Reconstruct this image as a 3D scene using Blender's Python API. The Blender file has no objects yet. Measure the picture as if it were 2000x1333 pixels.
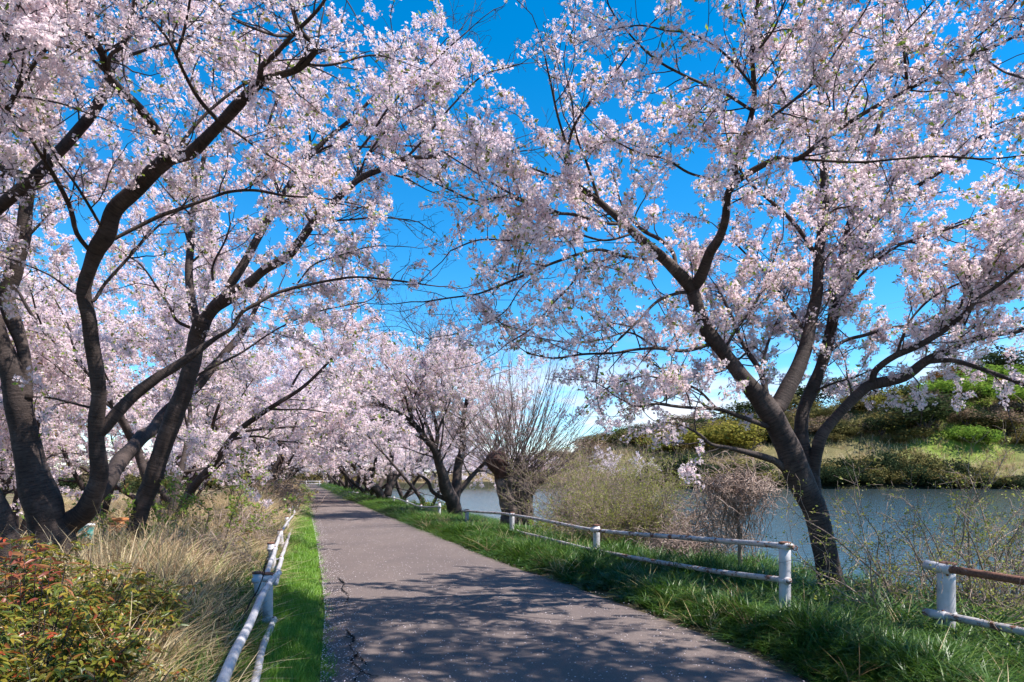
import bpy, math, random
import numpy as np
from mathutils import Vector

SC = bpy.context.scene
COL = SC.collection
rng = np.random.default_rng(7)
random.seed(7)

# ------------------------------------------------------------------ camera
F, CX, HY, EYE = 1333.0, 1000.0, 932.0, 1.6
cam_d = bpy.data.cameras.new('camera')
cam = bpy.data.objects.new('camera', cam_d)
COL.objects.link(cam)
cam.location = (0, 0, EYE)
cam.rotation_euler = (math.radians(90), 0, 0)
cam_d.sensor_width = 36.0
cam_d.lens = F / 2000.0 * 36.0
cam_d.shift_y = (HY - 666.5) / 2000.0
cam_d.clip_start = 0.05
cam_d.clip_end = 6000
SC.camera = cam

# ------------------------------------------------------------------ sun, sky, exposure
SUN_AZ, SUN_EL = math.radians(104), math.radians(56)      # azimuth clockwise from +Y
SUN_STRENGTH, SKY_STRENGTH = 5.0, 0.066
sv = Vector((math.sin(SUN_AZ) * math.cos(SUN_EL), math.cos(SUN_AZ) * math.cos(SUN_EL), math.sin(SUN_EL)))
sun_d = bpy.data.lights.new('sun', 'SUN')
sun_d.energy = SUN_STRENGTH
sun_d.angle = math.radians(0.53)
sun_d.color = (1.0, 0.94, 0.87)
sun = bpy.data.objects.new('sun', sun_d)
COL.objects.link(sun)
sun.rotation_euler = (-sv).to_track_quat('-Z', 'Y').to_euler()
sun.location = sv * 60

W = bpy.data.worlds.new('World')
SC.world = W
W.use_nodes = True
nt = W.node_tree
N, L = nt.nodes, nt.links
N.clear()


def nd(tree, kind, **kw):
    n = tree.nodes.new(kind)
    for k, v in kw.items():
        if k.startswith('i_'):
            key = k[2:]
            key = int(key) if key.isdigit() else key.replace('_', ' ')
            n.inputs[key].default_value = v
        else:
            setattr(n, k, v)
    return n


sky = nd(nt, 'ShaderNodeTexSky', sky_type='NISHITA', sun_disc=False, sun_elevation=SUN_EL, sun_rotation=SUN_AZ,
         air_density=1.0, dust_density=0.0, ozone_density=2.5, altitude=1500)
hsv = nd(nt, 'ShaderNodeHueSaturation', i_Hue=0.493, i_Saturation=1.42, i_Value=1.82)
L.new(sky.outputs[0], hsv.inputs['Color'])
tc = nd(nt, 'ShaderNodeTexCoord')
sep = nd(nt, 'ShaderNodeSeparateXYZ')
L.new(tc.outputs['Generated'], sep.inputs[0])
# low fair weather clouds: noise in sky direction, stretched along the horizon
mp = nd(nt, 'ShaderNodeMapping')
mp.inputs['Scale'].default_value = (3.2, 3.2, 15.0)
mp.inputs['Location'].default_value = (0.35, 0.2, 0.1)
L.new(tc.outputs['Generated'], mp.inputs[0])
cn = nd(nt, 'ShaderNodeTexNoise', i_Scale=1.5, i_Detail=7.0, i_Roughness=0.55)
L.new(mp.outputs[0], cn.inputs['Vector'])
cr = nd(nt, 'ShaderNodeMapRange', interpolation_type='SMOOTHSTEP')
cr.inputs['From Min'].default_value = 0.42
cr.inputs['From Max'].default_value = 0.60
L.new(cn.outputs[0], cr.inputs['Value'])
b0 = nd(nt, 'ShaderNodeMapRange', interpolation_type='SMOOTHSTEP')
b0.inputs['From Min'].default_value = 0.22
b0.inputs['From Max'].default_value = 0.08
L.new(sep.outputs['Z'], b0.inputs['Value'])
mm = nd(nt, 'ShaderNodeMath', operation='MULTIPLY')
L.new(cr.outputs[0], mm.inputs[0])
L.new(b0.outputs[0], mm.inputs[1])
m2 = nd(nt, 'ShaderNodeMath', operation='MULTIPLY')
m2.inputs[1].default_value = 0.9
L.new(mm.outputs[0], m2.inputs[0])
mx = nd(nt, 'ShaderNodeMixRGB')
mx.inputs['Color2'].default_value = (8.2, 8.0, 8.6, 1)
L.new(m2.outputs[0], mx.inputs['Fac'])
L.new(hsv.outputs[0], mx.inputs['Color1'])
bg = nd(nt, 'ShaderNodeBackground')
bg.inputs['Strength'].default_value = SKY_STRENGTH
L.new(mx.outputs[0], bg.inputs['Color'])
out = nd(nt, 'ShaderNodeOutputWorld')
L.new(bg.outputs[0], out.inputs[0])

SC.view_settings.view_transform = 'Standard'
SC.view_settings.look = 'None'
SC.view_settings.exposure = 1.12
SC.view_settings.gamma = 1.0
SC.view_settings.use_curve_mapping = False
SC.render.engine = 'CYCLES'
SC.cycles.max_bounces = 12
SC.cycles.diffuse_bounces = 8
SC.cycles.glossy_bounces = 3
SC.cycles.transmission_bounces = 8
SC.cycles.transparent_max_bounces = 6
SC.cycles.use_denoising = True
SC.cycles.sample_clamp_indirect = 6.0

# ------------------------------------------------------------------ helpers


def at(px, py, Y):
    """The point seen at photograph pixel (px, py) at depth Y."""
    return np.array([(px - CX) / F * Y, Y, EYE - (py - HY) / F * Y])


KP = 0.306                                            # the path runs towards (-KP, 1)


def off_xy(off, y):
    return off - KP * y, y


def new_mat(name):
    m = bpy.data.materials.new(name)
    m.use_nodes = True
    m.node_tree.nodes.clear()
    return m, m.node_tree


def principled(t, rough=0.8, spec=0.3, color=None):
    b = nd(t, 'ShaderNodeBsdfPrincipled')
    b.inputs['Roughness'].default_value = rough
    b.inputs['Specular IOR Level'].default_value = spec
    if color:
        b.inputs['Base Color'].default_value = (*color, 1)
    o = nd(t, 'ShaderNodeOutputMaterial')
    t.links.new(b.outputs[0], o.inputs[0])
    return b


def ramp(t, fac, stops):
    r = nd(t, 'ShaderNodeValToRGB')
    e = r.color_ramp.elements
    while len(e) < len(stops):
        e.new(0.5)
    for i, (p, c) in enumerate(stops):
        e[i].position = p
        e[i].color = (*c, 1)
    t.links.new(fac, r.inputs[0])
    return r.outputs[0]


def noise(t, vec, scale, detail=4, rough=0.55):
    n = nd(t, 'ShaderNodeTexNoise', i_Scale=scale, i_Detail=detail, i_Roughness=rough)
    if vec is not None:
        t.links.new(vec, n.inputs['Vector'])
    return n.outputs[0]


def mapping(t, vec, scale=(1, 1, 1)):
    m = nd(t, 'ShaderNodeMapping')
    m.inputs['Scale'].default_value = scale
    t.links.new(vec, m.inputs[0])
    return m.outputs[0]


def bump(t, height, strength, dist, bsdf):
    b = nd(t, 'ShaderNodeBump', i_Strength=strength, i_Distance=dist)
    t.links.new(height, b.inputs['Height'])
    t.links.new(b.outputs[0], bsdf.inputs['Normal'])


def mix(t, fac, a, b, mode='MIX'):
    m = nd(t, 'ShaderNodeMixRGB', blend_type=mode)
    for sock, v in ((m.inputs[0], fac), (m.inputs[1], a), (m.inputs[2], b)):
        if isinstance(v, (int, float)):
            sock.default_value = v
        elif isinstance(v, tuple):
            sock.default_value = (*v, 1)
        else:
            t.links.new(v, sock)
    return m.outputs[0]


def mesh_np(name, V, F4=None, F3=None, uv=None, col=None, smooth=False):
    """Mesh from numpy arrays: F4 (n,4) quads, F3 (n,3) triangles, uv per vertex, col per vertex (rgb)."""
    me = bpy.data.meshes.new(name)
    V = np.asarray(V, dtype=np.float32)
    me.vertices.add(len(V))
    me.vertices.foreach_set('co', V.ravel())
    loops, starts, tots = [], [], []
    k = 0
    for FF, n in ((F4, 4), (F3, 3)):
        if FF is not None and len(FF):
            FF = np.asarray(FF, dtype=np.int32)
            loops.append(FF.ravel())
            starts.append(k + np.arange(len(FF), dtype=np.int32) * n)
            tots.append(np.full(len(FF), n, dtype=np.int32))
            k += FF.size
    if loops:
        lp = np.concatenate(loops)
        me.loops.add(len(lp))
        me.loops.foreach_set('vertex_index', lp)
        st = np.concatenate(starts)
        me.polygons.add(len(st))
        me.polygons.foreach_set('loop_start', st.astype(np.int32))
        me.polygons.foreach_set('loop_total', np.concatenate(tots))
        if smooth:
            me.polygons.foreach_set('use_smooth', np.ones(len(st), dtype=bool))
        if uv is not None:
            u = me.uv_layers.new(name='UVMap')
            u.data.foreach_set('uv', np.asarray(uv, dtype=np.float32)[lp].ravel())
    if col is not None:
        a = me.color_attributes.new('Col', 'FLOAT_COLOR', 'POINT')
        c = np.ones((len(V), 4), dtype=np.float32)
        c[:, :3] = col
        a.data.foreach_set('color', c.ravel())
    me.update(calc_edges=True)
    return me


def obj(name, me, mat=None, parent=None, loc=None):
    if mat is not None and not me.materials:
        me.materials.append(mat)
    o = bpy.data.objects.new(name, me)
    COL.objects.link(o)
    if parent is not None:
        o.parent = parent
    if loc is not None:
        o.location = loc
    return o


def thing(name, label, cat, loc=(0, 0, 0), group=None):
    o = bpy.data.objects.new(name, None)
    o.empty_display_size = 0.2
    COL.objects.link(o)
    o.location = loc
    o['label'] = label
    o['category'] = cat
    if group:
        o['group'] = group
    return o


def tag(o, label, cat, group=None):
    o['label'] = label
    o['category'] = cat
    if group:
        o['group'] = group
    return o


KIDS = {}


def kids(root):
    return [c for c in root.children]


def dup(root, loc, rotz=0.0, scale=1.0, label=None, group=None):
    r = root.copy()
    COL.objects.link(r)
    r.location = loc
    r.rotation_euler = (0, 0, rotz)
    r.scale = (scale, scale, scale)
    if label:
        r['label'] = label
    if group:
        r['group'] = group
    for ch in list(root.children):
        c = ch.copy()
        COL.objects.link(c)
        c.parent = r
        for g in list(ch.children):
            d = g.copy()
            COL.objects.link(d)
            d.parent = c
    return r


def unit(v):
    n = np.linalg.norm(v, axis=-1, keepdims=True)
    return v / np.maximum(n, 1e-9)


def tubes(P, R, K=4, cap=True):
    """N tubes at once. P (N,M,3), R (N,M). Returns V, quads, tris, uv."""
    P = np.asarray(P, float)
    R = np.asarray(R, float)
    n, m, _ = P.shape
    T = unit(np.gradient(P, axis=1))
    Tm = unit(T.mean(axis=1) + 1e-6)
    ref = np.where(np.abs(Tm[:, 2:3]) < 0.8, np.array([[0, 0, 1.0]]), np.array([[1.0, 0, 0]]))
    U = unit(np.cross(T, ref[:, None, :]))
    B = np.cross(T, U)
    a = np.linspace(0, 2 * math.pi, K, endpoint=False)
    ring = U[:, :, None, :] * np.cos(a)[None, None, :, None] + B[:, :, None, :] * np.sin(a)[None, None, :, None]
    V = (P[:, :, None, :] + ring * R[:, :, None, None]).reshape(-1, 3)
    seg = np.linalg.norm(np.diff(P, axis=1), axis=2)
    vlen = np.concatenate([np.zeros((n, 1)), np.cumsum(seg, axis=1)], axis=1)
    uv = np.zeros((n, m, K, 2))
    uv[..., 0] = (a / (2 * math.pi))[None, None, :]
    uv[..., 0] = np.abs(uv[..., 0] * 2 - 1)
    uv[..., 1] = vlen[:, :, None]
    idx = np.arange(n * m * K).reshape(n, m, K)
    q = np.stack([idx[:, :-1, :], np.roll(idx, -1, axis=2)[:, :-1, :], np.roll(idx, -1, axis=2)[:, 1:, :], idx[:, 1:, :]], axis=-1).reshape(-1, 4)
    tri = None
    if cap:
        fans = []
        for k in range(1, K - 1):
            fans.append(np.stack([idx[:, -1, 0], idx[:, -1, k], idx[:, -1, k + 1]], axis=-1))
            fans.append(np.stack([idx[:, 0, 0], idx[:, 0, k + 1], idx[:, 0, k]], axis=-1))
        tri = np.concatenate(fans)
    return V, q, tri, uv.reshape(-1, 2)


class Bag:
    """Collects pieces into one mesh."""

    def __init__(self):
        self.V, self.Q, self.T, self.UV, self.C, self.n = [], [], [], [], [], 0

    def add(self, V, Q=None, T=None, uv=None, col=None):
        V = np.asarray(V, float).reshape(-1, 3)
        self.V.append(V)
        if Q is not None and len(Q):
            self.Q.append(np.asarray(Q) + self.n)
        if T is not None and len(T):
            self.T.append(np.asarray(T) + self.n)
        self.UV.append(uv if uv is not None else np.zeros((len(V), 2)))
        c = np.ones((len(V), 3)) if col is None else np.broadcast_to(np.asarray(col, float), (len(V), 3))
        self.C.append(c)
        self.n += len(V)

    def tube(self, pts, rad, K=8, col=None):
        P = np.asarray(pts, float)[None]
        R = np.broadcast_to(np.asarray(rad, float), (P.shape[1],))[None]
        V, q, t, uv = tubes(P, R, K)
        self.add(V, q, t, uv, col)

    def box(self, c, s, rotz=0.0, col=None):
        x, y, z = np.asarray(s) / 2
        v = np.array([[i, j, k] for i in (-x, x) for j in (-y, y) for k in (-z, z)])
        ca, sa = math.cos(rotz), math.sin(rotz)
        v = np.stack([v[:, 0] * ca - v[:, 1] * sa, v[:, 0] * sa + v[:, 1] * ca, v[:, 2]], axis=1) + np.asarray(c)
        self.add(v, [[0, 1, 3, 2], [4, 6, 7, 5], [0, 4, 5, 1], [2, 3, 7, 6], [0, 2, 6, 4], [1, 5, 7, 3]], col=col)

    def mesh(self, name, smooth=False):
        return mesh_np(name, np.concatenate(self.V), np.concatenate(self.Q) if self.Q else None,
                       np.concatenate(self.T) if self.T else None, np.concatenate(self.UV), np.concatenate(self.C), smooth)


def spline(pts, step=0.1):
    """Catmull-Rom through pts (n,k); returns points resampled at about `step` (first three columns are xyz)."""
    P = np.asarray(pts, float)
    if len(P) == 2:
        P = np.stack([P[0], (P[0] + P[1]) / 2, P[1]])
    E = np.concatenate([[2 * P[0] - P[1]], P, [2 * P[-1] - P[-2]]])
    res = []
    for i in range(len(P) - 1):
        p0, p1, p2, p3 = E[i], E[i + 1], E[i + 2], E[i + 3]
        n = max(2, int(np.linalg.norm((p2 - p1)[:3]) / step) + 1)
        t = np.linspace(0, 1, n, endpoint=False)[:, None]
        res.append(0.5 * ((2 * p1) + (-p0 + p2) * t + (2 * p0 - 5 * p1 + 4 * p2 - p3) * t ** 2 + (-p0 + 3 * p1 - 3 * p2 + p3) * t ** 3))
    res.append(P[-1:])
    return np.concatenate(res)


def scatter_group(name, protos):
    """Geometry-node group that puts one of the prototype meshes on every vertex (attributes rot, scl, idx)."""
    c = bpy.data.collections.new(name + '_kinds')
    for p in protos:
        c.objects.link(p)
    g = bpy.data.node_groups.new(name, 'GeometryNodeTree')
    g.interface.new_socket('Geometry', in_out='INPUT', socket_type='NodeSocketGeometry')
    g.interface.new_socket('Geometry', in_out='OUTPUT', socket_type='NodeSocketGeometry')
    gi, go = g.nodes.new('NodeGroupInput'), g.nodes.new('NodeGroupOutput')
    ci = g.nodes.new('GeometryNodeCollectionInfo')
    ci.inputs['Collection'].default_value = c
    ci.inputs['Separate Children'].default_value = True
    ci.inputs['Reset Children'].default_value = True
    ip = g.nodes.new('GeometryNodeInstanceOnPoints')
    ip.inputs['Pick Instance'].default_value = True

    def attr(nm, ty):
        a = g.nodes.new('GeometryNodeInputNamedAttribute')
        a.data_type = ty
        a.inputs['Name'].default_value = nm
        return [s for s in a.outputs if s.enabled and s.name == 'Attribute'][0]
    e2r = g.nodes.new('FunctionNodeEulerToRotation')
    g.links.new(attr('rot', 'FLOAT_VECTOR'), e2r.inputs[0])
    g.links.new(gi.outputs[0], ip.inputs['Points'])
    g.links.new(ci.outputs[0], ip.inputs['Instance'])
    g.links.new(attr('idx', 'INT'), ip.inputs['Instance Index'])
    g.links.new(e2r.outputs[0], ip.inputs['Rotation'])
    g.links.new(attr('scl', 'FLOAT_VECTOR'), ip.inputs['Scale'])
    g.links.new(ip.outputs[0], go.inputs[0])
    g['n'] = len(protos)
    return g


def scatter(name, group, pts, rot, scl, parent=None, idx=None):
    me = bpy.data.meshes.new(name)
    pts = np.asarray(pts, np.float32)
    me.vertices.add(len(pts))
    me.vertices.foreach_set('co', pts.ravel())
    a = me.attributes.new('rot', 'FLOAT_VECTOR', 'POINT')
    a.data.foreach_set('vector', np.asarray(rot, np.float32).ravel())
    s = np.asarray(scl, np.float32)
    if s.ndim == 1:
        s = np.repeat(s[:, None], 3, axis=1)
    a = me.attributes.new('scl', 'FLOAT_VECTOR', 'POINT')
    a.data.foreach_set('vector', s.ravel())
    if idx is None:
        idx = rng.integers(0, group['n'], len(pts))
    a = me.attributes.new('idx', 'INT', 'POINT')
    a.data.foreach_set('value', np.asarray(idx, np.int32))
    o = bpy.data.objects.new(name, me)
    COL.objects.link(o)
    md = o.modifiers.new('scatter', 'NODES')
    md.node_group = group
    o['kind'] = 'stuff'
    if parent is not None:
        o.parent = parent
    return o


def proto(name, me, mat):
    if not me.materials:
        me.materials.append(mat)
    return bpy.data.objects.new(name, me)
# ------------------------------------------------------------------ materials


def mat_petal():
    m, t = new_mat('petal')
    a = nd(t, 'ShaderNodeAttribute', attribute_name='Col')
    oi = nd(t, 'ShaderNodeObjectInfo')
    tint = ramp(t, oi.outputs['Random'], [(0.0, (1.0, 0.93, 0.94)), (0.45, (1.0, 0.985, 0.98)), (1.0, (1.0, 0.95, 0.955))])
    c = mix(t, 1.0, a.outputs['Color'], tint, 'MULTIPLY')
    d = nd(t, 'ShaderNodeBsdfDiffuse')
    tr = nd(t, 'ShaderNodeBsdfTranslucent')
    t.links.new(c, d.inputs[0])
    t.links.new(c, tr.inputs[0])
    ms = nd(t, 'ShaderNodeMixShader')
    ms.inputs[0].default_value = 0.5
    t.links.new(d.outputs[0], ms.inputs[1])
    t.links.new(tr.outputs[0], ms.inputs[2])
    o = nd(t, 'ShaderNodeOutputMaterial')
    t.links.new(ms.outputs[0], o.inputs[0])
    return m


def mat_leafy(name, stops, trans=0.35, rough=0.45, spec=0.35, use_col=False):
    """Leaves and blades: colour picked per instance, light shining through."""
    m, t = new_mat(name)
    oi = nd(t, 'ShaderNodeObjectInfo')
    c = ramp(t, oi.outputs['Random'], stops)
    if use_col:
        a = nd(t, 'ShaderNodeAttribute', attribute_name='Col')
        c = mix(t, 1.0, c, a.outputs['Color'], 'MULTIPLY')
    b = nd(t, 'ShaderNodeBsdfPrincipled')
    b.inputs['Roughness'].default_value = rough
    b.inputs['Specular IOR Level'].default_value = spec
    t.links.new(c, b.inputs['Base Color'])
    tr = nd(t, 'ShaderNodeBsdfTranslucent')
    t.links.new(c, tr.inputs[0])
    ms = nd(t, 'ShaderNodeMixShader')
    ms.inputs[0].default_value = trans
    t.links.new(b.outputs[0], ms.inputs[1])
    t.links.new(tr.outputs[0], ms.inputs[2])
    o = nd(t, 'ShaderNodeOutputMaterial')
    t.links.new(ms.outputs[0], o.inputs[0])
    return m


def mat_bark(name, dark, mid, pale, band=1.0):
    m, t = new_mat(name)
    b = principled(t, 0.78, 0.25)
    uv = nd(t, 'ShaderNodeTexCoord').outputs['UV']
    ob = nd(t, 'ShaderNodeTexCoord').outputs['Object']
    lent = noise(t, mapping(t, uv, (2.6, 46, 1)), 1.0, 6, 0.72)         # lenticels run round the limb
    blot = noise(t, ob, 3.2, 5, 0.6)
    fine = noise(t, ob, 38, 4, 0.6)
    c = ramp(t, blot, [(0.3, dark), (0.55, mid), (0.78, pale)])
    bands = ramp(t, lent, [(0.38, (0.40, 0.37, 0.37)), (0.52, (0.95, 0.95, 0.95)), (0.66, (1.15, 1.12, 1.1)), (0.76, (1.9, 1.8, 1.75))])
    c = mix(t, band * 0.95, c, bands, 'MULTIPLY')
    t.links.new(c, b.inputs['Base Color'])
    h = mix(t, 0.45, lent, fine)
    bump(t, h, 0.9, 0.02, b)
    return m


def mat_paint(name, rust_amt, base=(0.46, 0.44, 0.455)):
    m, t = new_mat(name)
    b = principled(t, 0.42, 0.4)
    ob = nd(t, 'ShaderNodeTexCoord').outputs['Object']
    dirt = noise(t, ob, 7, 6, 0.65)
    c = ramp(t, dirt, [(0.32, tuple(v * 0.45 for v in base)), (0.46, tuple(v * 0.86 for v in base)), (0.7, tuple(min(1, v * 1.05) for v in base))])
    chip = noise(t, mapping(t, ob, (9, 9, 16)), 1.0, 6, 0.7)
    f = nd(t, 'ShaderNodeMapRange')
    f.inputs['From Min'].default_value = 0.72 - rust_amt
    f.inputs['From Max'].default_value = 0.76 - rust_amt
    t.links.new(chip, f.inputs['Value'])
    rust = ramp(t, noise(t, ob, 60, 3), [(0.3, (0.07, 0.03, 0.022)), (0.7, (0.22, 0.10, 0.065))])
    c = mix(t, f.outputs[0], c, rust)
    t.links.new(c, b.inputs['Base Color'])
    r = ramp(t, f.outputs[0], [(0, (0.4,) * 3), (1, (0.9,) * 3)])
    t.links.new(r, b.inputs['Roughness'])
    bump(t, chip, 0.25, 0.006, b)
    return m


def mat_asphalt():
    m, t = new_mat('asphalt')
    b = principled(t, 0.82, 0.3)
    ob = nd(t, 'ShaderNodeTexCoord').outputs['Object']
    g = noise(t, ob, 95, 3, 0.7)
    big = noise(t, mapping(t, ob, (0.5, 0.22, 1)), 1.6, 6, 0.62)
    grain = ramp(t, g, [(0.28, (0.052, 0.039, 0.037)), (0.5, (0.116, 0.091, 0.083)), (0.70, (0.195, 0.157, 0.143))])
    patch = ramp(t, big, [(0.28, (0.74, 0.73, 0.74)), (0.45, (0.92, 0.90, 0.90)), (0.58, (1.04, 1.02, 1.0)), (0.75, (1.22, 1.17, 1.13))])
    c = mix(t, 1.0, grain, patch, 'MULTIPLY')
    v = nd(t, 'ShaderNodeTexVoronoi', i_Scale=42.0)
    t.links.new(ob, v.inputs['Vector'])
    sp = nd(t, 'ShaderNodeMapRange')
    sp.inputs['From Min'].default_value = 0.17
    sp.inputs['From Max'].default_value = 0.11
    t.links.new(v.outputs['Distance'], sp.inputs['Value'])
    spr = nd(t, 'ShaderNodeSeparateColor')
    t.links.new(v.outputs['Color'], spr.inputs[0])
    th = nd(t, 'ShaderNodeMath', operation='GREATER_THAN')
    th.inputs[1].default_value = 0.80
    t.links.new(spr.outputs[0], th.inputs[0])
    f = nd(t, 'ShaderNodeMath', operation='MULTIPLY')
    t.links.new(sp.outputs[0], f.inputs[0])
    t.links.new(th.outputs[0], f.inputs[1])
    c = mix(t, f.outputs[0], c, (0.36, 0.32, 0.31))
    t.links.new(c, b.inputs['Base Color'])
    bump(t, g, 0.6, 0.008, b)
    return m


def mat_ground():
    m, t = new_mat('earth')
    b = principled(t, 0.95, 0.1)
    a = nd(t, 'ShaderNodeAttribute', attribute_name='Col')
    ob = nd(t, 'ShaderNodeTexCoord').outputs['Object']
    n1 = noise(t, ob, 0.35, 8, 0.65)
    n2 = noise(t, ob, 14, 5, 0.7)
    v = ramp(t, n1, [(0.3, (0.6, 0.62, 0.6)), (0.7, (1.35, 1.3, 1.25))])
    c = mix(t, 1.0, a.outputs['Color'], v, 'MULTIPLY')
    v = ramp(t, n2, [(0.3, (0.6, 0.6, 0.6)), (0.7, (1.3, 1.3, 1.3))])
    c = mix(t, 1.0, c, v, 'MULTIPLY')
    t.links.new(c, b.inputs['Base Color'])
    bump(t, n2, 0.8, 0.06, b)
    return m


def mat_water():
    m, t = new_mat('pond_water')
    b = principled(t, 0.07, 0.5, (0.048, 0.070, 0.078))
    b.inputs['IOR'].default_value = 1.33
    ob = nd(t, 'ShaderNodeTexCoord').outputs['Object']
    n1 = noise(t, mapping(t, ob, (0.7, 1.7, 1)), 2.6, 4, 0.6)
    n2 = noise(t, mapping(t, ob, (0.15, 0.3, 1)), 1.0, 3, 0.5)
    h = mix(t, 0.5, n1, n2)
    bump(t, h, 0.8, 0.085, b)
    return m


M_petal = mat_petal()
M_bark = mat_bark('cherry_bark', (0.026, 0.018, 0.016), (0.058, 0.042, 0.038), (0.13, 0.10, 0.092))
M_twig = mat_bark('twig_bark', (0.030, 0.022, 0.021), (0.055, 0.042, 0.041), (0.10, 0.08, 0.078), 0.4)
M_pollard = mat_bark('pollard_bark', (0.04, 0.029, 0.024), (0.10, 0.074, 0.062), (0.19, 0.15, 0.13), 0.4)
M_burl = mat_bark('burl_wood', (0.035, 0.016, 0.013), (0.085, 0.04, 0.032), (0.14, 0.07, 0.055), 0.3)
M_stick = mat_bark('dry_stick', (0.16, 0.115, 0.09), (0.29, 0.215, 0.175), (0.42, 0.335, 0.28), 0.3)
M_vine = mat_bark('dry_vine', (0.20, 0.135, 0.115), (0.38, 0.285, 0.245), (0.54, 0.44, 0.39), 0.2)
M_paint = mat_paint('white_paint', 0.05)
M_paint_worn = mat_paint('worn_white_paint', 0.19, (0.40, 0.37, 0.37))
M_rust = mat_paint('rusty_pipe', 0.40)
M_asphalt = mat_asphalt()
M_ground = mat_ground()
M_water = mat_water()
M_young = mat_leafy('young_leaf', [(0, (0.16, 0.26, 0.04)), (0.6, (0.24, 0.32, 0.05)), (1, (0.27, 0.17, 0.06))], 0.5)
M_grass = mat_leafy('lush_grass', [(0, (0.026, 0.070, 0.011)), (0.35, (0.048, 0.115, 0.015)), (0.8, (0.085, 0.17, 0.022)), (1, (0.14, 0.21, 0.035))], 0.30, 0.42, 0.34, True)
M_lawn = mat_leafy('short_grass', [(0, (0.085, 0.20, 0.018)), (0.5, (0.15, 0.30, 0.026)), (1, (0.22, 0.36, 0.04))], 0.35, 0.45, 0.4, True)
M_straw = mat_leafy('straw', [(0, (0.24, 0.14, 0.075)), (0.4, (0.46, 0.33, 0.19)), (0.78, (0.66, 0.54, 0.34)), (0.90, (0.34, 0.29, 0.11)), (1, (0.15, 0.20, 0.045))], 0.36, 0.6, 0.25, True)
M_bud = mat_leafy('bud_green', [(0, (0.20, 0.20, 0.04)), (1, (0.34, 0.36, 0.07))], 0.45, 0.5)
M_nandina = mat_leafy('nandina_leaf', [(0, (0.045, 0.085, 0.018)), (0.28, (0.12, 0.15, 0.022)), (0.66, (0.28, 0.25, 0.03)), (0.87, (0.32, 0.17, 0.03)), (0.965, (0.25, 0.07, 0.028)), (1, (0.45, 0.06, 0.02))], 0.38, 0.35, 0.45, True)
M_redleaf = mat_leafy('red_leaf', [(0, (0.17, 0.035, 0.022)), (0.6, (0.30, 0.085, 0.05)), (1, (0.36, 0.17, 0.07))], 0.4, 0.4, 0.4, True)
M_steel = mat_paint('galvanised_steel', 0.0, (0.35, 0.36, 0.38))
# ------------------------------------------------------------------ the setting: ground, path, water


def sstep(a, b, x):
    t = np.clip((x - a) / (b - a), 0, 1)
    return t * t * (3 - 2 * t)


def wob(x, y, s, seed=0):
    return (np.sin(x * s * 1.7 + seed) * np.cos(y * s * 1.3 + seed * 2.1) + 0.5 * np.sin(x * s * 3.9 - y * s * 2.7 + seed * 3.3)) / 1.5


def pond_far(off):
    return 146.0 + 4.0 * np.sin(off * 0.035) + 2.0 * np.sin(off * 0.11)


def ground_z(x, y):
    off = x + KP * y
    z = np.zeros_like(off)
    z = z + 0.03 * sstep(0.2, -0.3, off) - 0.05 * sstep(-0.05, 0.3, off) * sstep(4.3, 3.9, off)
    z = z + 0.16 * sstep(-0.6, -2.0, off) - 0.75 * sstep(-4.5, -9.0, off)
    z = z + 0.05 * sstep(4.2, 4.8, off) - 0.30 * sstep(5.2, 7.4, off)
    z = z + (-0.22 * sstep(14, 26, y)) * sstep(4.4, 6.2, off) * sstep(90, 60, y)
    pond = sstep(7.8, 11.8, off) * sstep(0.0, -6.0, y - pond_far(off))
    z = z * (1 - pond) + pond * (-1.7)
    far = sstep(-3.0, 3.0, y - pond_far(off)) * sstep(6, 12, off)
    z = z + far * (0.9 + 0.5 * wob(x, y, 0.07, 2))
    hx = np.interp(x, [-120, -60, -10, 20, 48, 90, 125, 165, 260], [1, 2, 5, 9, 14, 21, 27, 32, 36])
    hill = sstep(164, 226, y) * sstep(-60, 10, x)
    z = z + hill * (hx + 2.0 * wob(x, y, 0.05, 1))
    z = z + 5.0 * sstep(260, 420, y) * sstep(40, -40, x) * 0.6
    z = z + 0.04 * wob(x, y, 1.1, 4) * sstep(-0.3, -1.2, off) + 0.03 * wob(x, y, 1.3, 5) * sstep(4.4, 5.0, off)
    return z


def gz(x, y):
    return float(ground_z(np.array([x], float), np.array([y], float))[0])


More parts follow.
